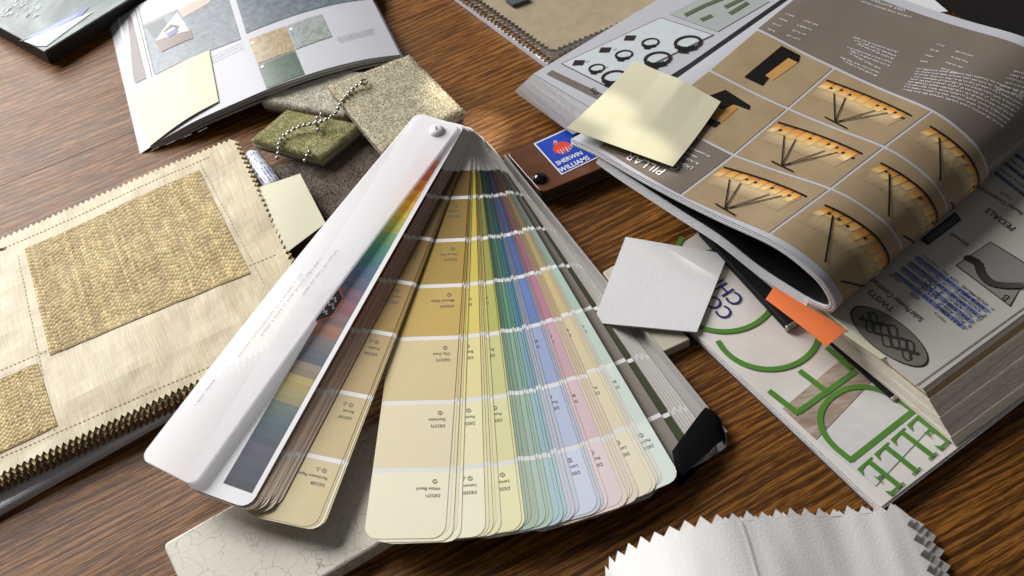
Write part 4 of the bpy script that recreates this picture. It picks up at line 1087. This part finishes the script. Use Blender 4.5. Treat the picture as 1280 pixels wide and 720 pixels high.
secs = [(0, .012, PEW, 0), (.014, .10, EDGES_D, .0004), (.102, .20, TAND, .0006), (.202, .36, EDGES_D, .0003), (.362, .52, EDGES_D, .0006), (.522, .70, EDGES_D, .0002), (.702, .86, EDGES_D, .0005), (.862, 1.0, EDGES_D, .0)]
first = None
for t0, t1, m, ins in secs:
    a, b = lev(t0), lev(t1); ca, cb = sum(a, Vector())/4, sum(b, Vector())/4
    a = [p+(ca-p).normalized()*ins for p in a]; b = [p+(cb-p).normalized()*ins for p in b]
    V, F = prism(ccw(a), ccw(b)); o = obj('top_page' if first is None else 'page_section', V, F, m, hw)
    if first is None: first = o
ph = Page(flat(zt), (T1.x, T1.y))
V, F = ph.ribbon([(1143, 484), (1280, 385)], .0005, h=.0003); obj('printed_line', V, F, GREYINK, first)
# oval badge
c = ph.uv((1111, 420)); ax = (ph.uv((1157, 456))-ph.uv((1066, 384)))/2; bx = Vector((-ax.y, ax.x))*.44
def oval(k, h, n=40): return [flat(zt)(*(c+ax*(k*math.cos(q))+bx*(k*math.sin(q))), h) for q in rng_(0, 2*math.pi, n)[:-1]]
mb = MB(); mb.add(oval(1, .0002), [tuple(range(40))], C(40, 38, 36)); mb.add(oval(.955, .00028), [tuple(range(40))], C(112, 108, 100)); mb.build('printed_badge', PRINT, first, col=True)
ms = MB()
for k in range(5):
    off_ = -.5+.25*k
    pts = [c-ax*t*.72+bx*(off_*(.9-.35*abs(t))+.18*math.sin(t*9+k*1.7)) for t in rng_(-1, 1, 40)]
    ms.add(*ph.ribbon_uv(pts, .0007+.0005*(k % 2), h=.0004+.00005*k))
ms.build('printed_script', INK, first)
tb_ = Lines()
for st, a_, b_, ys in (('TWISTS', (1119, 386), (1089, 362), 1.0), ('Solid Pewter Construction', (1155, 399), (1083, 341), 1.25), ('PEDALS', (1270, 285), (1236, 260), 1.0), ('Pewter Construction', (1280, 266), (1224, 232), 1.2), ('(showed)', (1212, 306), (1190, 291), 1.1), ('B', (1263, 372), (1257, 368), 1.0)):
    tb_.add(*ph.text(st, a_, b_, h=.0003, ys=ys))
tb_.build('printed_text', INK, first)
# price table with blue rows
tq = [ph.uv(p) for p in ((1203, 412), (1241, 384), (1152, 316), (1116, 343))]
def tat(a, b): return (tq[0]*(1-a)+tq[1]*a)*(1-b)+(tq[3]*(1-a)+tq[2]*a)*b
mb = MB()
for r_ in range(0, 8, 2): mb.add([flat(zt)(*tat(a, b), .0002) for a, b in ((r_/8, 0), ((r_+1)/8, 0), ((r_+1)/8, 1), (r_/8, 1))], [(0, 1, 2, 3)], C(112, 122, 168))
mb.build('printed_table', PRINT, first, col=True)
mb = Lines(); mt = Lines()
rowsA = ['PULL-4386-G', 'PULL-4386-P', 'PULL-4388-G', 'PULL-4388-AC', 'PULL-4387-AB', 'KNOB-4485-G', 'KNOB-4485-P', 'KNOB-4482-AB']; rowsB = ['3-3/4" CC', '3-3/4" CC', '3" CC', '3" CC', '3-3/4" CC', '1-1/4" Dia.', '1-1/4" Dia.', '1-3/4" Dia.']
for r_ in range(8):
    a = (r_+.82)/8
    mb.add(*ph.text_uv('ABCDEFGH'[r_], tat(a, -.03), tat(a, .0), h=.0004)); mb.add(*ph.text_uv(rowsA[r_], tat(a, .05), tat(a, .40), h=.0004, ys=1.05)); mb.add(*ph.text_uv(rowsB[r_], tat(a, .46), tat(a, .68), h=.0004))
    mb.add(*ph.text_uv('Antique Pewter', tat(a, .74), tat(a, .98), h=.0004, ys=1.0))
mb.build('printed_text', mat('blue_black_ink', (0.03, 0.035, 0.10), .4), first)
mt.add(*ph.text('PART #', (1182, 401), (1169, 390), h=.0004)); mt.add(*ph.text('SIZE', (1150, 373), (1140, 365), h=.0004)); mt.add(*ph.text('COLOR', (1127, 353), (1113, 342), h=.0004)); mt.add(*ph.text('COLOR', (1266, 249), (1252, 239), h=.0004))
mt.build('printed_text', mat('red_ink', (0.16, 0.02, 0.02), .4), first)
mb = Lines(); m2 = MB()
for k in range(5):
    a_ = (1284+k*7, 246-k*5.2); b_ = (1234+k*7, 208-k*5.2)
    if k % 2 == 0: m2.add(*ph.ribbon([a_, b_], .0021, h=.0002))
    mb.add(*ph.squig(a_, b_, .0015, 50+k))
m2.build('printed_table', mat('blue_tint_ink', (0.16, 0.19, 0.36), .4), first); mb.build('printed_text', INK, first)
# picture of a twisted handle
prnt(ph, first, [(1194, 332), (1238, 302), (1290, 334), (1263, 384)], C(40, 40, 40), n=1, h=.0002)
prnt(ph, first, [(1196, 332), (1238, 303.5), (1290, 336), (1262, 382)], C(134, 132, 128), n=1, h=.0003)
mb = MB(); hp_ = [ph.uv(p) for p in ((1210, 323), (1222, 330), (1227, 343), (1238, 354), (1256, 358), (1274, 358))]
cm_ = [Vector((q[0], q[1])) for q in catmull([Vector((q[0], q[1], 0)) for q in hp_], 8)]
mb.add(*ph.ribbon_uv(cm_, .0042, h=.0004), C(52, 48, 46)); mb.add(*ph.ribbon_uv([p+Vector((.0007, .0006)) for p in cm_], .0009, h=.00046), C(150, 146, 142))
for k in range(0, len(cm_), 3):
    V = [flat(zt)(cm_[k].x+.0024*math.cos(q), cm_[k].y+.0017*math.sin(q), .0005+.00001*k) for q in rng_(0, 6.283, 8)[:-1]]; mb.add(V, [tuple(range(8))], C(40+k, 36+k, 34+k))
mb.build('printed_photo', PRINT, first, col=True)
prnt(ph, first, [(1150, 300), (1194, 265), (1202, 275), (1160, 307)], C(44, 46, 64), n=1, h=.0002)
prnt(ph, first, [(1155, 299), (1194, 268), (1199, 275), (1162, 303)], C(84, 84, 92), n=1, h=.0003)
# index tabs
note([G(967, 359, .0238), G(1058, 413, .0240), G(1033, 433, .0232), G(957, 374, .0232)], 'bright orange paper tab sticking out between the catalogues', lambda u, v: .0006*math.sin(3*u), matl=mat('orange_paper', (0.86, 0.20, 0.05), .55, var=.04), name='index_tab', cat='tab', n=6)
note([G(1066, 413, .0241), G(1108, 446, .0241), G(1101, 449, .0239), G(1054, 417, .0239)], 'thin pale yellow paper tab on the edge of the thick catalogue', lambda u, v: 0, matl=STICKY, name='index_tab', cat='tab', n=4)

# ------------------------------------------------------------------ candle catalogue, upper right
A = G(713, 173, .045); B = G(1045, 392, .030)
A2 = Vector((A.x, A.y, 0)); du = Vector((B.x-A.x, B.y-A.y, 0)).normalized(); dvv = Vector((math.cos(R(33)), math.sin(R(33)), 0))
cc_ = thing('candle_catalogue', Vector((A.x, A.y, 0))+du*.1+dvv*.1, 'big open catalogue of candle chandeliers folded over into a roll', 'catalogue')
po = catmull([(0, .0445), (.0176, .0468), (.0464, .0468), (.0713, .0480), (.0951, .0503), (.1180, .0535), (.1300, .0537), (.1410, .0515), (.1520, .0470), (.1590, .0400), (.1611, .0340), (.1590, .0285), (.1530, .0260), (.1465, .0250)], 12)
seglen = [0]
for a, b in zip(po[:-1], po[1:]): seglen.append(seglen[-1]+(Vector(b)-Vector(a)).length)
TOT = seglen[-1]
def along(s):
    if s <= 0: a, b = po[0], po[1]; k = s/((Vector(b)-Vector(a)).length)
    elif s >= TOT: a, b = po[-2], po[-1]; k = 1+(s-TOT)/((Vector(b)-Vector(a)).length)
    else:
        i = 0
        while seglen[i+1] < s: i += 1
        a, b = po[i], po[i+1]; k = (s-seglen[i])/(seglen[i+1]-seglen[i])
    return a[0]+(b[0]-a[0])*k, a[1]+(b[1]-a[1])*k
def P2(s, v):
    x, z = along(s); return A2+du*x+dvv*v+Vector((0, 0, z))
S2_ = normal_off(P2)
VL = .30
VT = uvpx(S2_, 1200, 23, (.1, .15))[1]
ss = [l for l in seglen]
for k in range(8):      # a thin stack of pages curling over together
    t_ = .0004+.00046*k
    def Sk(u, v, h=0, t_=t_): s0 = .0088*min(1, max(0, v/.05)); return S2_(s0+u*(TOT-s0)/TOT, v, -t_+.0004+h)
    jit = [0, .0003, -.0002, .0004, .0001, -.0004, .0002, -.0002][k]
    V, F = sheet(Sk, ss, [jit, .012, .024]+rng_(.036, VT+jit, 5), .00045)
    o = obj('page', V, F, GLOSSY if k == 0 else PAPER, cc_, smooth=False)
    if k == 0: cpage = o; o['label'] = 'taupe and brown page of candle chandelier photos'
def Sin(u, v, h=0): return S2_(u, v, -.0044+h)
V, F = sheet(Sin, [s for s in ss], [.0006]+rng_(.03, VT, 4), .0003); o = obj('page', V, F, mat('black_page', (0.006, 0.006, 0.006), .5), cc_); o['label'] = 'black inside page'  # inner sheet of the roll, one near-black colour all over
# returning under-sheets
pl = catmull([(.1472, .0249), (.1422, .0246), (.1195, .0262), (.0957, .0318), (.0714, .0335), (.0461, .0355), (.0300, .0370), (.018, .0390)], 5)
def under(dz, jit, x0):
    pts = [p for p in pl if p[0] <= x0]
    def Pq(i, v):
        i0 = int(min(max(i, 0), len(pts)-2)); k = i-i0; a, b = pts[i0], pts[i0+1]
        return A2+du*(a[0]+(b[0]-a[0])*k)+dvv*v+Vector((0, 0, a[1]+(b[1]-a[1])*k+dz))
    V = []; n = len(pts)
    def S(u, v, h=0): return Pq(u, v)+Vector((0, 0, h))
    return sheet(S, list(range(n)), [jit]+rng_(.03, VT, 4), .0005)
for k, (dz, jit, x0) in enumerate(((.0033, .0010, .1475), (.0028, .0007, .1475), (.0022, .0003, .1475), (.0017, 0, .1475), (.0011, -.0003, .1475), (.0006, -.0005, .1475), (.0, -.0008, .1475))):
    V, F = under(dz, jit, x0); o = obj('page', V, F, PAPER, cc_)
V, F = under(.0039, .0016, .1475); o = obj('page', V, F, bpy.data.materials['black_page'], cc_); o['label'] = 'black inside page'
pc = Page(S2_, (.06, .06))
BROWN = photo_mat('candle_photo_ground', [(.3, C(148, 127, 98)), (.5, C(158, 137, 107)), (.7, C(168, 147, 118))], 30, .3)
TAUPE = mat('taupe_ink', C(118, 108, 98), .3, var=.08, vscale=40)
def Q(*p): return list(p)
# grid of photos in page coordinates (the sheet has sheared a little as it was rolled)
k00, k10, k20 = pc.uv((946, 37)), pc.uv((1043, 85)), pc.uv((1165, 139))
k01, k11, k21 = pc.uv((886, 88)), pc.uv((985, 136)), pc.uv((1105, 184))
k02, k12, k22 = pc.uv((818, 141)), pc.uv((917, 194)), pc.uv((1038, 236))
k03, k13, k23 = pc.uv((745, 184)), pc.uv((850, 245)), pc.uv((961, 293))
def ext(a, b): return b+(b-a)*1.12
KN = [[k00, k01, k02, k03], [k10, k11, k12, k13], [k20, k21, k22, k23], [ext(k10, k20), ext(k11, k21), ext(k12, k22), ext(k13, k23)]]
g = .0008
def cell(i, j):
    q = [KN[i][j], KN[i+1][j], KN[i+1][j+1], KN[i][j+1]]
    def ins(p, a, b): return p+(a-p).normalized()*g+(b-p).normalized()*g
    return [ins(q[0], q[1], q[3]), ins(q[1], q[0], q[2]), ins(q[2], q[3], q[1]), ins(q[3], q[2], q[0])]
DARK = (0.012, 0.010, 0.009)
def chandelier(q, wide, parent):
    def at(a, b): return (q[0]*(1-a)+q[1]*a)*(1-b)+(q[3]*(1-a)+q[2]*a)*b
    def pt(a, b, h): p = at(a, b); return S2_(p[0], p[1], h)
    mb = MB(); rg = random.Random(int(q[0][0]*1e5))
    a0, a1 = (.05, .91) if not wide else (.10, 1.02)
    n = 9 if not wide else 11
    bar = lambda t: (a0+(a1-a0)*t, .26-.01*t-.045*math.sin(math.pi*t))
    GRD = C(158, 137, 107); HAL = C(206, 182, 140)
    nb_ = 14
    for k in range(nb_):        # the light round the candles in the picture
        t0, t1 = k/nb_, (k+1)/nb_; x0, y0 = bar(t0); x1, y1 = bar(t1)
        w0, w1 = math.sin(math.pi*t0)**.5 if 0 < t0 < 1 else 0, math.sin(math.pi*t1)**.5 if 0 < t1 < 1 else 0
        h0, h1 = mixc(GRD, HAL, w0), mixc(GRD, HAL, w1)
        mb.add([pt(x0, y0+.04, .00032), pt(x1, y1+.04, .00032), pt(x1-.03, y1+.24, .00032), pt(x0-.03, y0+.24, .00032)], [(0, 1, 2, 3)], (mixc(GRD, HAL, w0*.4), mixc(GRD, HAL, w1*.4), h1, h0))
        mb.add([pt(x0-.03, y0+.24, .00032), pt(x1-.03, y1+.24, .00032), pt(x1-.05, y1+.40, .00032), pt(x0-.05, y0+.40, .00032)], [(0, 1, 2, 3)], (h0, h1, GRD, GRD))
    for k in range(n):
        o_ = rg.uniform(-.008, .008)
        t0, t1 = (k+.04)/n, (k+rg.uniform(.70, .92))/n; x0, y0 = bar(t0); x1, y1 = bar(t1); dp = rg.uniform(.16, .26)
        ca = mixc(C(150, 82, 24), C(196, 120, 44), rg.random()); cb = mixc(C(214, 140, 56), C(238, 178, 88), rg.random()); cc2 = mixc(C(240, 216, 158), C(226, 186, 116), rg.random()); cd = mixc(GRD, cc2, .45)
        l = [(0, 0, ca), (-.010, .35, cb), (-.022, .75, cc2), (-.034, 1.0, cd)]
        for (sa, fa, c0_), (sb, fb, c1_) in zip(l[:-1], l[1:]):
            mb.add([pt(x0+sa, y0+dp*fa, .0004), pt(x1+sa+o_*fa, y1+dp*fa, .0004), pt(x1+sb+o_*fb, y1+dp*fb, .0004), pt(x0+sb, y0+dp*fb, .0004)], [(0, 1, 2, 3)], (mixc(c0_, ca, .25), c0_, c1_, mixc(c1_, cb, .3)))
        if rg.random() < .6:
            f_ = rg.uniform(.3, .5); mb.add([pt(x1-.006, y1+dp*f_, .0005), pt(x1+.020, y1+dp*f_+.004, .0005), pt(x1+.014, y1+dp*f_+.045, .0005), pt(x1-.012, y1+dp*f_+.04, .0005)], [(0, 1, 2, 3)], C(70, 42, 20))
    V, F = pc.ribbon_uv([at(*bar(t)) for t in rng_(-.02, 1.02, 20)], .0012, h=.0006); mb.add(V, F, DARK)
    ctr = (.456, .93)
    pairs = [(ctr, e_) for e_ in ((.20, .43), (.32, .42), (.64, .43), (.75, .38))] if not wide else [((.48, .92), (.20, .34)), ((.68, .93), (1.02, .46))]
    for s_, e_ in pairs: V, F = pc.ribbon_uv([at(*s_), at(*e_)], .00058 if not wide else .0009, h=.0007, sub=6); mb.add(V, F, DARK)
    
    if not wide: V, F = pc.ribbon_uv([at(ctr[0]-.12, ctr[1]-.02), at(ctr[0]+.14, ctr[1]+.03)], .0009, h=.0008, sub=4); mb.add(V, F, DARK)
    mb.build('printed_chandelier', PRINT, parent, col=True)
# taupe text block at the back
e3 = ext(k10, k20); vt = pc.uv((1200, 34))[1]; up_ = (k00-k02).normalized()
q = [k00+up_*((vt-k00.y)/up_.y), Vector((e3.x+.01, vt)), Vector((e3.x, k20.y+.0010)), Vector((k00.x, k00.y+.0010))]
def tquad():
    V = []; F = []; lo = [k00, k10, k20, k20+(e3-k20)*((TOT-.0012-k20.x)/(e3.x-k20.x))]; n = 26
    for j in range(n+1):
        for i in range(3*n+1):
            c_ = min(i//n, 2); k = i/n-c_; b = lo[c_]*(1-k)+lo[c_+1]*k+Vector((0, .0010)); t = b+up_*((vt-b.y)/up_.y)
            p = b+(t-b)*(j/n); V.append(S2_(p[0], p[1], .0002))
    for j in range(n):
        for i in range(3*n): k = j*(3*n+1)+i; F.append((k, k+1, k+3*n+2, k+3*n+1))
    return V, F
V, F = tquad(); obj('printed_panel', V, F, TAUPE, cpage)
for i in range(3):
    for j in range(3):
        q = cell(i, j)
        if i == 0 and j == 2:
            V, F = pc.quad_uv(q, n=8, h=.0002); obj('printed_panel', V, F, TAUPE, cpage); continue
        qb = [p.copy() for p in q]
        if i == 2:
            for a_, b_ in ((0, 1), (3, 2)):
                dd = q[b_]-q[a_]; qb[b_] = q[a_]+dd*((TOT-.0012-q[a_].x)/dd.x)
        V, F = pc.quad_uv(qb, n=30, h=.00022); po_ = obj('printed_photo', V, F, BROWN, cpage)
        if i > 0: chandelier(q, i == 2, cpage)
# remainder of the fold that rolls away to the right
for (px_, h_) in (((931, 98), 1), ((902, 155), 1)): pass
def poly_px(pts, col, h, name, parent=cpage):
    V = [S2_(*pc.uv(p), h) for p in pts]; return obj(name, V, [tuple(range(len(V)))], PRINT, parent, [col])
poly_px([(930, 97), (977, 58), (1000, 70), (998, 79), (985, 73), (956, 95), (961, 98), (953, 108)], C(20, 17, 15), .0005, 'printed_sconce')
poly_px([(956, 95), (985, 73), (997, 79), (966, 101)], C(190, 142, 84), .0004, 'printed_glow')
poly_px([(882, 122), (907, 113), (938, 133), (936, 138), (917, 131), (904, 138), (895, 133), (880, 140)], C(20, 17, 15), .0005, 'printed_sconce')
poly_px([(894, 134), (914, 129), (922, 136), (904, 152), (890, 144)], C(186, 136, 72), .0004, 'printed_glow')
poly_px([(882, 150), (886, 148), (901, 154), (893, 160), (880, 154)], C(20, 17, 15), .00055, 'printed_sconce')
mb = Lines()
for st, a_, b_, ys in (('PILLAR', (833, 213), (788, 191), 1.0), ('CANDLE', (851, 209), (805, 187), 1.0), ('LIGHTING', (867, 210), (834, 195), .85)): mb.add(*pc.text(st, a_, b_, h=.0005, ys=ys))
for k, (a_, b_) in enumerate((((874, 205), (840, 189)), ((872, 197), (846, 185)), ((888, 196), (852, 179)))): mb.add(*pc.squig(a_, b_, .0015, 70+k, h=.0005))
for st, a_, b_ in (('COM FOR YOUR NEAREST GALLERY', (1140, 22), (1076, 1)), ('VISIT POTTERY OR', (1133, 13), (1080, -5))): mb.add(*pc.text(st, a_, b_, h=.0005))
for k in range(4):     # the two little price columns
    mb.add(*pc.squig((993-k*8, 21+k*6.2), (982-k*8, 17+k*6.2), .0014, 80+k, h=.0005)); mb.add(*pc.squig((1023-k*7.5, 32+k*6), (1004-k*7.5, 25+k*6), .0014, 85+k, h=.0005))
    mb.add(*pc.squig((1181-k*7, 58+k*6.8), (1170-k*7, 55+k*6.8), .0014, 90+k, h=.0005)); mb.add(*pc.squig((1217-k*6.5, 71+k*7), (1195-k*6.5, 64+k*7), .0014, 95+k, h=.0005))
for k in range(8): mb.add(*pc.squig((1123-k*2.6-(8 if k > 4 else 0), 66+k*4.2), (1066-k*2.6+(k % 3)*5, 46+k*4.2), .0013, 100+k, h=.0005))
for k in range(9): mb.add(*pc.squig((1286-k*4, 122+k*4.6), (1147-k*2.4, 86+k*3.2), .0014, 120+k, h=.0005))
for k in range(6): mb.add(*pc.squig((1300-k*4, 98+k*4.6), (1264-k*4, 88+k*4.6), .0014, 140+k, h=.0005))
mb.build('printed_text', PAPER, cpage)
# left page block with rings
lz, lb = .040, .013
L0 = G(667, 92, lz); L1_ = G(757, 145, lz); gut0 = G(815, 93, lz); gd = (G(905, 37, lz)-gut0).normalized()
K0 = G(643, 114, lb); K1 = G(716, 168, lb)
le = (L1_-L0); tq_ = [L0, L1_, L1_+gd*.30, L0+gd*.30]
kq = [K0, K1, K1+gd*.30, K0+gd*.30]
lsec = [(0, .03, GLOSSY), (.032, .25, EDGES), (.252, .45, EDGES), (.452, .7, EDGES), (.702, 1.0, EDGES)]
lpage = None
for t0, t1, m in lsec:
    def at_(t):
        b_ = .0015*math.sin(t*3.1)
        return [p+(q_-p)*t+Vector((-b_, -b_, 0)) for p, q_ in zip(tq_, kq)]
    V, F = prism(ccw(at_(t0)), ccw(at_(t1))); o = obj('left_page' if lpage is None else 'page_section', V, F, m, cc_)
    if lpage is None: lpage = o
pl_ = Page(flat(lz), (L0.x, L0.y))
prnt(pl_, lpage, [(683, 93), (690, 88), (760, 121), (750, 126)], C(112, 104, 94), n=1, h=.0003, name='printed_panel')
prnt(pl_, lpage, [(701, 80), (826, 22), (893, 44), (758, 109)], C(90, 90, 92), n=1, h=.0002, name='printed_frame')
prnt(pl_, lpage, [(703, 80), (826, 23), (890, 44), (758, 107.5)], C(196, 202, 206), n=1, h=.0003)
prnt(pl_, lpage, [(836, 18), (874, 0), (960, -30), (975, -16), (897, 40)], C(150, 156, 154), n=1, h=.0003) if False else prnt(pl_, lpage, [(836, 18), (905, -16), (962, 2), (897, 40)], C(164, 170, 168), n=1, h=.0003)
mb = MB()
for k, (x, y, sz) in enumerate(((746, 86, 1.0), (780, 69, 1.1), (813, 54, 1.1), (768, 97, 1.55), (822, 74, 1.65), (860, 54, 1.7))):
    cq = pl_.uv((x, y)); rr = .0031*sz
    mb.add(*pl_.ribbon_uv([cq+Vector((math.cos(q)*rr*1.35, math.sin(q)*rr)) for q in rng_(0, 6.283, 28)[:-1]], .0011*sz, h=.0005, closed=True), C(48, 36, 34))
    mb.add(*pl_.ribbon_uv([cq+Vector((math.cos(q)*rr*1.35, math.sin(q)*rr)) for q in rng_(3.4, 5.2, 12)], .0020*sz, h=.0006), C(34, 28, 28))
    bq_ = cq+Vector((-.0024*sz, -.0030*sz)); mb.add([flat(lz)(bq_.x+a_*sz, bq_.y+b_*sz, .0007) for a_, b_ in ((-.002, -.001), (.001, -.002), (.002, .0005), (-.001, .0016))], [(0, 1, 2, 3)], C(30, 26, 26))
for x, y in ((723, 79), (756, 63), (787, 48)):
    cq = pl_.uv((x, y)); mb.add([flat(lz)(cq.x+a_, cq.y+b_, .0005) for a_, b_ in ((-.0038, -.0014), (.0018, -.0028), (.004, .0010), (-.0016, .0026))], [(0, 1, 2, 3)], C(48, 42, 40))
for pts in ([(856, 20), (880, 8), (905, -2)], [(906, 10), (930, -2)], [(876, 26), (890, 20)], [(912, 18), (935, 4)]):
    mb.add(*pl_.ribbon(pts, .0028, h=.0005, sub=3), C(96, 98, 80))
mb.build('printed_photo', PRINT, lpage, col=True)
mb = Lines()
for x, y in ((733, 79), (757, 86), (767, 64), (788, 72)): mb.add(*pl_.squig((x, y), (x+5, y-2), .0011, int(x)))
mb.add(*pl_.text('E', (743, 119), (749, 116.5), h=.0005)); mb.build('printed_text', INK, lpage)
# shade deep in the gutter, put in as an added black slab
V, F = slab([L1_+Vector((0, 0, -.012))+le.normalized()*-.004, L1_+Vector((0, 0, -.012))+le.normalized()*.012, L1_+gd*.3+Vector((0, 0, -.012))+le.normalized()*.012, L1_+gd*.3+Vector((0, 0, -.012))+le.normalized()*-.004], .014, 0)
obj('gutter_shade', V, F, BLACK, cc_)
# sticky note across the gutter
note([G(793, 76, .049), G(901, 127, .0505), G(841, 208, .0505), G(708, 160, .0525)], 'large pale yellow sticky note across the fold of the candle catalogue', lambda u, v: .0012*math.sin(u*3.1)*(1-v)+.0025*max(0, .25-abs(u-.42))*(1-v)*2-.0015*math.sin(v*3.1), n=16)
# another sheet under the far edge of that catalogue
V, F = slab([G(1120, -10, .03), G(1166, -2, .03), G(1185, 14, .03), G(1120, 20, .03)], .029, 0)
tag(obj('loose_sheet', V, F, PAPER), 'pale loose sheet showing behind the candle catalogue at the top edge', 'paper')

# ------------------------------------------------------------------ white fabric sample, bottom right
wf = thing('white_fabric_sample', G(950, 720, 0), 'folded white fabric sample with zigzag edges at the bottom right', 'fabric sample')
A = G(757, 722, .003); B = G(1127, 641, .008); A2w = Vector((A.x, A.y, 0)); duw = Vector((B.x-A.x, B.y-A.y, 0)).normalized(); dvw = Vector((duw.y, -duw.x, 0))
wp = catmull([(0, .003), (.0030, .0125), (.0102, .0213), (.0252, .0306), (.0417, .0325), (.0565, .0308), (.0769, .0240), (.096, .0178), (.1099, .0142), (.1262, .0100)], 6)
wl = [0]
for a, b in zip(wp[:-1], wp[1:]): wl.append(wl[-1]+(Vector(b)-Vector(a)).length)
def walong(s):
    s = min(max(s, -.005), wl[-1]+.01)
    i = 0
    while i < len(wl)-2 and wl[i+1] < s: i += 1
    k = (s-wl[i])/(wl[i+1]-wl[i]); a, b = wp[i], wp[i+1]; return a[0]+(b[0]-a[0])*k, a[1]+(b[1]-a[1])*k
def Swf(dz=0, ox=0, oy=0):
    def S(u, v, h=0):
        x, z = walong(u); p = A2w+duw*(x+ox)+dvw*(v+oy)
        return Vector((p.x, p.y, max(.0006-dz*.02, z-dz+h+.0004*noise.noise(Vector((u*60, v*40, 1.5)))+0.00035*math.sin(u*150+v*30)+.0004*noise.noise(Vector((u*120, v*14, 7.7))))))
    return S
WH = mat('white_linen', (0.84, 0.82, 0.81), .85, spec=.2, var=.015, vscale=40, bump=.22, bscale=1100, sheen=.2)
WT = wl[-1]
V, F = pinked(lambda u, v, h=0: Swf()(u, -v, h), 0, WT, -.0, -.075, .0052, .0036, .0005) if False else pinked(lambda u, v, h=0: Swf()(u, .075-v, h), 0, WT, 0, .075, .0066, .0042, .0004, 6)
o = obj('fabric_sheet', V, F, WH, wf, smooth=False); wsheet = o
for k, (dz, ox, oy, cl) in enumerate(((.0024, .0022, .0008, .80), (.0036, .0040, .0022, .76), (.0050, .0060, .0045, .70), (.0068, .0090, .007, .60))):
    S = Swf(dz, ox, oy); V, F = pinked(lambda u, v, h=0, S=S: S(u, .075-v, h), .06, WT, 0, .075, .0066, .0042, .00085, 3)
    obj('fabric_sheet', V, F, mat('grey_linen', (cl, cl*.97, cl*.95), .8, var=.1, vscale=300, bump=.4, bscale=1200), wf)
S = Swf(); ws = None
pw_ = Page(S, (.07, .03)); u0 = pw_.uv((925, 650))[0]
V, F = pw_.ribbon_uv([Vector((u0+.0003*math.sin(i), v)) for i, v in enumerate(rng_(0.0, .07, 14))], .0009, h=.0005); obj('seam_thread', V, F, mat('white_thread', (0.8, 0.78, 0.76), .6), wsheet)
